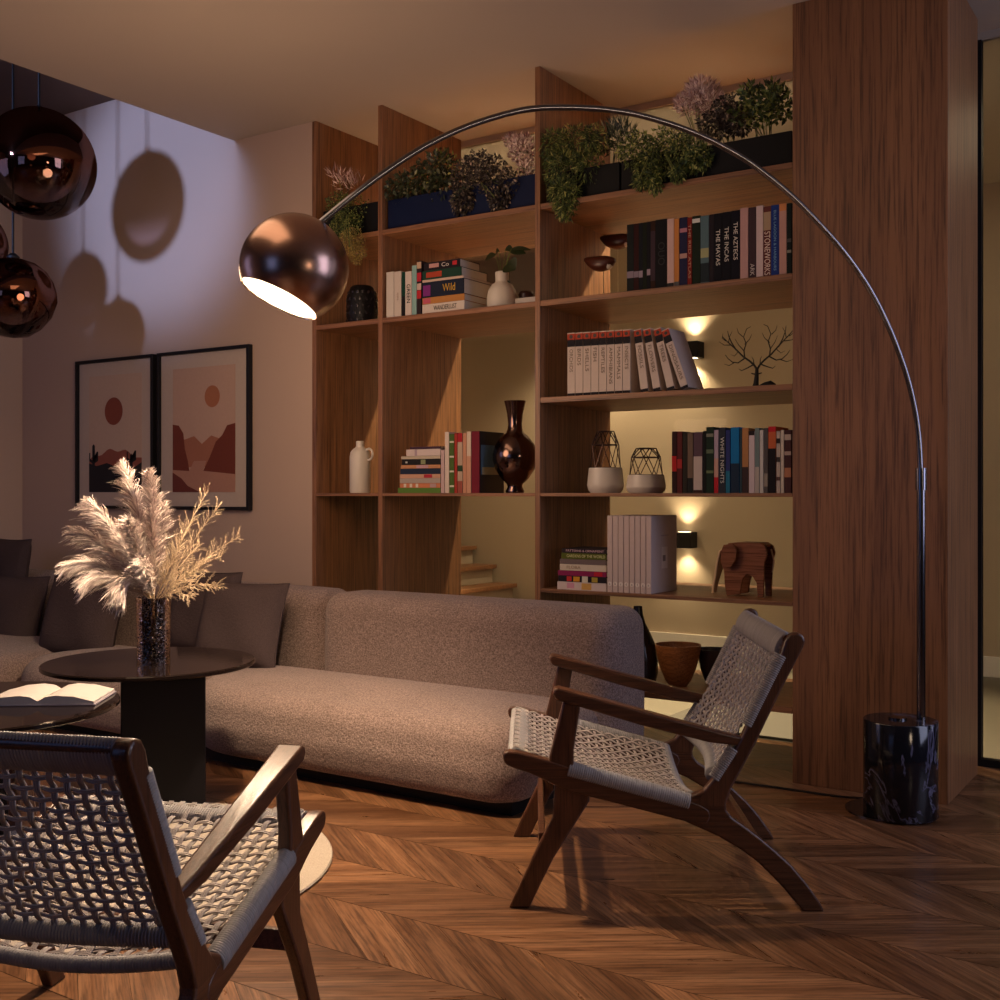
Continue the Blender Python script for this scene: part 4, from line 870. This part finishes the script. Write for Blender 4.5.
    weave(seat,21,20,t,'seat',gu=3,gv=2,amp=.0030); weave(back,22,19,t,'backrest',gu=3,gv=2,amp=.0028)
    return t
ch=make_chair('woven cord lounge chair in profile right of the sofa, its legs fully in view')
ch.location=(-1.606,2.511,0); ch.rotation_euler=(0,0,math.atan2(.527,.849))
ch2=copy_tree(ch); th_=-1.205; q0=Vector((-1.646,1.7935,0)); n_=Vector((-math.sin(th_),math.cos(th_),0)); p_=q0-n_*CW
ch2.location=(p_.x,p_.y,.0); ch2.rotation_euler=(0,0,th_); ch2['label']='woven cord lounge chair seen from behind in the lower left foreground'

# ------------------------------------------------------------ arc lamp
PB=Vector((-.92,3.99)); SC=Vector((-2.393,2.494)); dirp=(SC-PB).normalized(); nrm2=Vector((-dirp.y,dirp.x))
lp=empty('arc_lamp',(PB.x,PB.y,0),'large arched floor lamp with black marble cylinder base and copper globe shade','floor lamp')
def onP(px,py):
    v=ray(px,py); t=PB.dot(nrm2)/(v.x*nrm2.x+v.y*nrm2.y); return Vector((v.x*t-PB.x,v.y*t-PB.y,EH+v.z*t))
bcx=atZ(901,812,.0); bx,by=-.98-PB.x,3.957-PB.y
MB().lathe([(0,.006),(.119,.006),(.1215,.009),(.1215,.326),(.119,.329),(0,.329)],72,c=(bx,by,0)).build('marble_base',M_marble,lp,ang=40)
dc=atZ(891,811,0); MB().lathe([(0,0),(.152,0),(.152,.006),(0,.006)],72,c=(dc.x-PB.x,dc.y-PB.y,0)).build('foot_plate',M_blackmetal,lp,ang=40)
MB().tube([(0,0,.325),(0,0,EH+.03)],.0145,20).build('pole',M_blackmetal,lp)
MB().tube([(0,0,EH+.01),(0,0,EH+.085)],.0185,20).build('collar',M_blackmetal,lp,ang=40)
MB().lathe([(0,0),(.03,0),(.03,.006),(0,.006)],24,c=(-.07,-.03,.329)).build('cap',M_blackmetal,lp)
apx=[(921,470),(919,440),(914,405),(905,370),(890,330),(870,290),(843,251),(810,214),(785,190),(752,164),(720,145),(692,132),(664,122),(632,113.5),(600,109),(565,107.5),(530,109),(495,117),(456,131),(417,151),(378,177),(350,198),(321,222)]
raw=[onP(*p) for p in apx]; raw[0]=Vector((0,0,EH+.02))
def catmull(P_,k=5):
    out=[]
    for i in range(len(P_)-1):
        a,b,c_,d=P_[max(i-1,0)],P_[i],P_[i+1],P_[min(i+2,len(P_)-1)]
        for j in range(k):
            t=j/k; out.append(.5*((2*b)+(c_-a)*t+(2*a-5*b+4*c_-d)*t*t+(3*b-a-3*c_+d)*t**3))
    return out+[P_[-1]]
arc=catmull(raw); MB().tube(arc,.0098,14).build('arched_tube',M_blackmetal,lp)
sc3=Vector((SC.x-PB.x,SC.y-PB.y,EH+225/F*3.4)); RS=.163
fwd=Vector((-SA,CA,0)); rgt=Vector((CA,SA,0))
ax=(rgt*-.40+Vector((0,0,-.90))+fwd*-.17).normalized()   # towards the opening
Mz=Vector((0,0,1)).rotation_difference(-ax).to_matrix().to_4x4()
prof=[];ph0=math.acos(.655)
for k in range(40):
    a=PI-ph0-(PI-ph0)*k/39; prof.append((RS*math.sin(a),RS*math.cos(a)))

sh=MB().lathe(prof,72,caps=False).build('shade',M_copper,lp,ang=60)
sh.matrix_local=Matrix.Translation(sc3)@Mz
M_inner=plain((.85,.82,.75),.5)
MB().lathe([(r*.975,z*.975) for r,z in prof],64,caps=False).build('shade_lining',M_inner,sh,ang=60)
ir=prof[0][0]; MB().lathe([(ir*.972,prof[0][1]+.004),(ir*1.0,prof[0][1]-.001),(ir*1.012,prof[0][1]+.006)],72,caps=False).build('rim',plain((.8,.6,.45),.2,1),sh,ang=60)
MB().lathe([(0,-.055),(.028,-.048),(.045,-.025),(.045,0),(.03,.03),(.016,.05),(.016,.09),(0,.09)],24).build('bulb',emis('bulb_glow',(1,.82,.6),26),sh)
jt=arc[-1]; MB().tube([jt,jt.lerp(sc3,.22)],[.012,.012],16).build('shade_joint',M_blackmetal,lp)
# power cord on floor
cord=[atZ(x,y_,.004)-Vector((PB.x,PB.y,0)) for x,y_ in ((868,798.5),(840,796.5),(810,792.5),(780,788),(750,784),(728,781),(700,780))]
MB().tube(catmull(cord),.004,8).build('power_cord',M_black,lp)

# ------------------------------------------------------------ pendants
def pendant(px,py,d,R,shape,label):
    v=ray(px,py); c=Vector((v.x*d,v.y*d,EH+v.z*d)); o=empty('pendant_lamp',c,label,'pendant lamp','copper glass pendants over the void')
    if shape=='globe': pr=[(R*math.sin(PI-PI*k/40)*1.0,R*math.cos(PI-PI*k/40)) for k in range(39)]+[(.03,R*.995)]
    else: pr=[(0,-R*.95),(R*.35,-R*.9),(R*.62,-R*.72),(R*.86,-R*.42),(R*.985,-R*.05),(R*.97,R*.15),(R*.9,R*.4),(R*.75,R*.64),(R*.52,R*.82),(R*.25,R*.91),(.03,R*.93)]
    MB().lathe(pr,64).build('glass_globe',M_pend,o,ang=80)
    MB().lathe([(0,R*.88),(.032,R*.88),(.032,R*.98),(.012,R*1.06),(0,R*1.06)],24).build('cap',M_black,o)
    MB().tube([(0,0,R*1.0),(0,0,3.359-c.z)],.006,8).build('cable',M_black,o)
    return c
pendant(39,164,5.69,.277,'globe','large round copper glass pendant at the upper left')
pendant(13,298,5.82,.218,'melt','drop shaped copper glass pendant hanging lower left')
pendant(-33,245,5.9,.20,'globe','copper glass pendant mostly outside the left edge')

# ------------------------------------------------------------ sconces and lights
def light(kind,name,loc,energy,color,target=None,**kw):
    L=bpy.data.lights.new(name,kind); L.energy=energy; L.color=color
    for k,v in kw.items(): setattr(L,k,v)
    o=bpy.data.objects.new(name,L); col.objects.link(o); o.location=loc
    if target is not None: o.rotation_euler=(Vector(target)-Vector(loc)).to_track_quat('-Z','Y').to_euler()
    return o
WARM=(1,.79,.50)
for (px,py,lab,e) in ((684,540,'black cube wall light behind the lower right shelf glowing up and down',1),(691,350,'black cube wall light behind the white spined volumes',1.6)):
    c=atY(px,py,7.19); o=empty('wall_light',c,lab,'wall light','black cube wall lights in the hall')
    MB().box(-.07,.07,-.05,.065,-.055,.055).build('housing',M_black,o,smooth=False,bevel=.003)
    for sg in (1,-1):
        MB().box(-.035,.035,-.02,.04,sg*.0551,sg*.0565).build('lens',emis('sconce_lens',WARM,8),o,smooth=False)
        light('SPOT','sconce_beam',(c.x,c.y+.01,c.z+sg*.075),10*e,WARM,(c.x,c.y+.035,c.z+sg*1),spot_size=math.radians(110),spot_blend=.9,shadow_soft_size=.02)
# hall downlights just behind the shelves
for x in (-2.85,-3.5,-1.9): light('SPOT','hall_downlight',(x,5.33,2.93),640,WARM,(x-.35,4.6,0),spot_size=math.radians(92),spot_blend=.35,shadow_soft_size=.03)
light('SPOT','landing_downlight',(-3.9,6.85,2.33),60,WARM,(-3.9,7.1,0),spot_size=math.radians(130),spot_blend=.7,shadow_soft_size=.05)
light('AREA','hall_lamp',(-1.5,6.1,2.9),8,WARM,(-1.5,6.1,0),shape='RECTANGLE',size=3.2,size_y=1.0)
# arc lamp bulb
bw=lp.location+sc3+ax*.066
light('SPOT','arc_lamp_bulb',bw,190,(1,.73,.48),bw+ax,spot_size=math.radians(150),spot_blend=.5,shadow_soft_size=.04)
# dusk light through the windows, with unseen fill lights added
light('SPOT','dusk_window_beam',(-4.58,-2.4,3.28),2900,(.40,.52,1),(-5.0,4.18,2.86),spot_size=math.radians(15.5),spot_blend=.6,shadow_soft_size=.28)
light('AREA','cool_side_fill',(1.7,3.7,1.9),42,(.66,.70,1),(-1.8,2.3,.6),shape='RECTANGLE',size=1.5,size_y=2.2)  # unseen cool area light added on the right, sized for the shade's reflection
light('AREA','blue_fill_behind',(-2.6,-2.6,1.7),9,(.25,.42,1),(-2.2,2,.5),shape='RECTANGLE',size=1.6,size_y=1.8)  # weak blue area light added behind the camera to tint dark parts
light('AREA','dusk_window_left',(-5.9,1.0,1.9),6,(.45,.5,1),(-4,3.2,.5),shape='RECTANGLE',size=1.2,size_y=1.6)
light('AREA','side_fill',(1.7,1.3,1.5),7,(1,.75,.52),(-1.6,1.8,.5),shape='DISK',size=.5)  # added warm fill for right-facing sides; no lamp stands there
light('POINT','room_fill',(-3.15,2.9,1.62),34,(1,.66,.42),shadow_soft_size=.35,specular_factor=.15)  # unseen point light added to lift ceiling, walls and shelf fronts
light('AREA','ceiling_fill',(-2.8,2.2,2.93),18,(1,.68,.42),(-2.5,2.6,0),shape='RECTANGLE',size=2.2,size_y=1.2)  # broad warm fill added below the ceiling, no actual spotlights

w=bpy.data.worlds.new('world'); bpy.context.scene.world=w; w.use_nodes=True
bg=w.node_tree.nodes['Background']; bg.inputs[0].default_value=(.30,.22,.26,1); bg.inputs[1].default_value=.035

cam=bpy.data.cameras.new('camera'); co=bpy.data.objects.new('camera',cam); col.objects.link(co)
co.location=(0,0,EH); co.rotation_euler=(PI/2,0,math.asin(SA)); cam.sensor_width=36; cam.lens=F/1000*36; cam.shift_y=-.007; cam.clip_start=.05
bpy.context.scene.camera=co
vs_=bpy.context.scene.view_settings; vs_.view_transform='Standard'; vs_.look='None'; vs_.gamma=1; vs_.exposure=0; vs_.use_curve_mapping=False
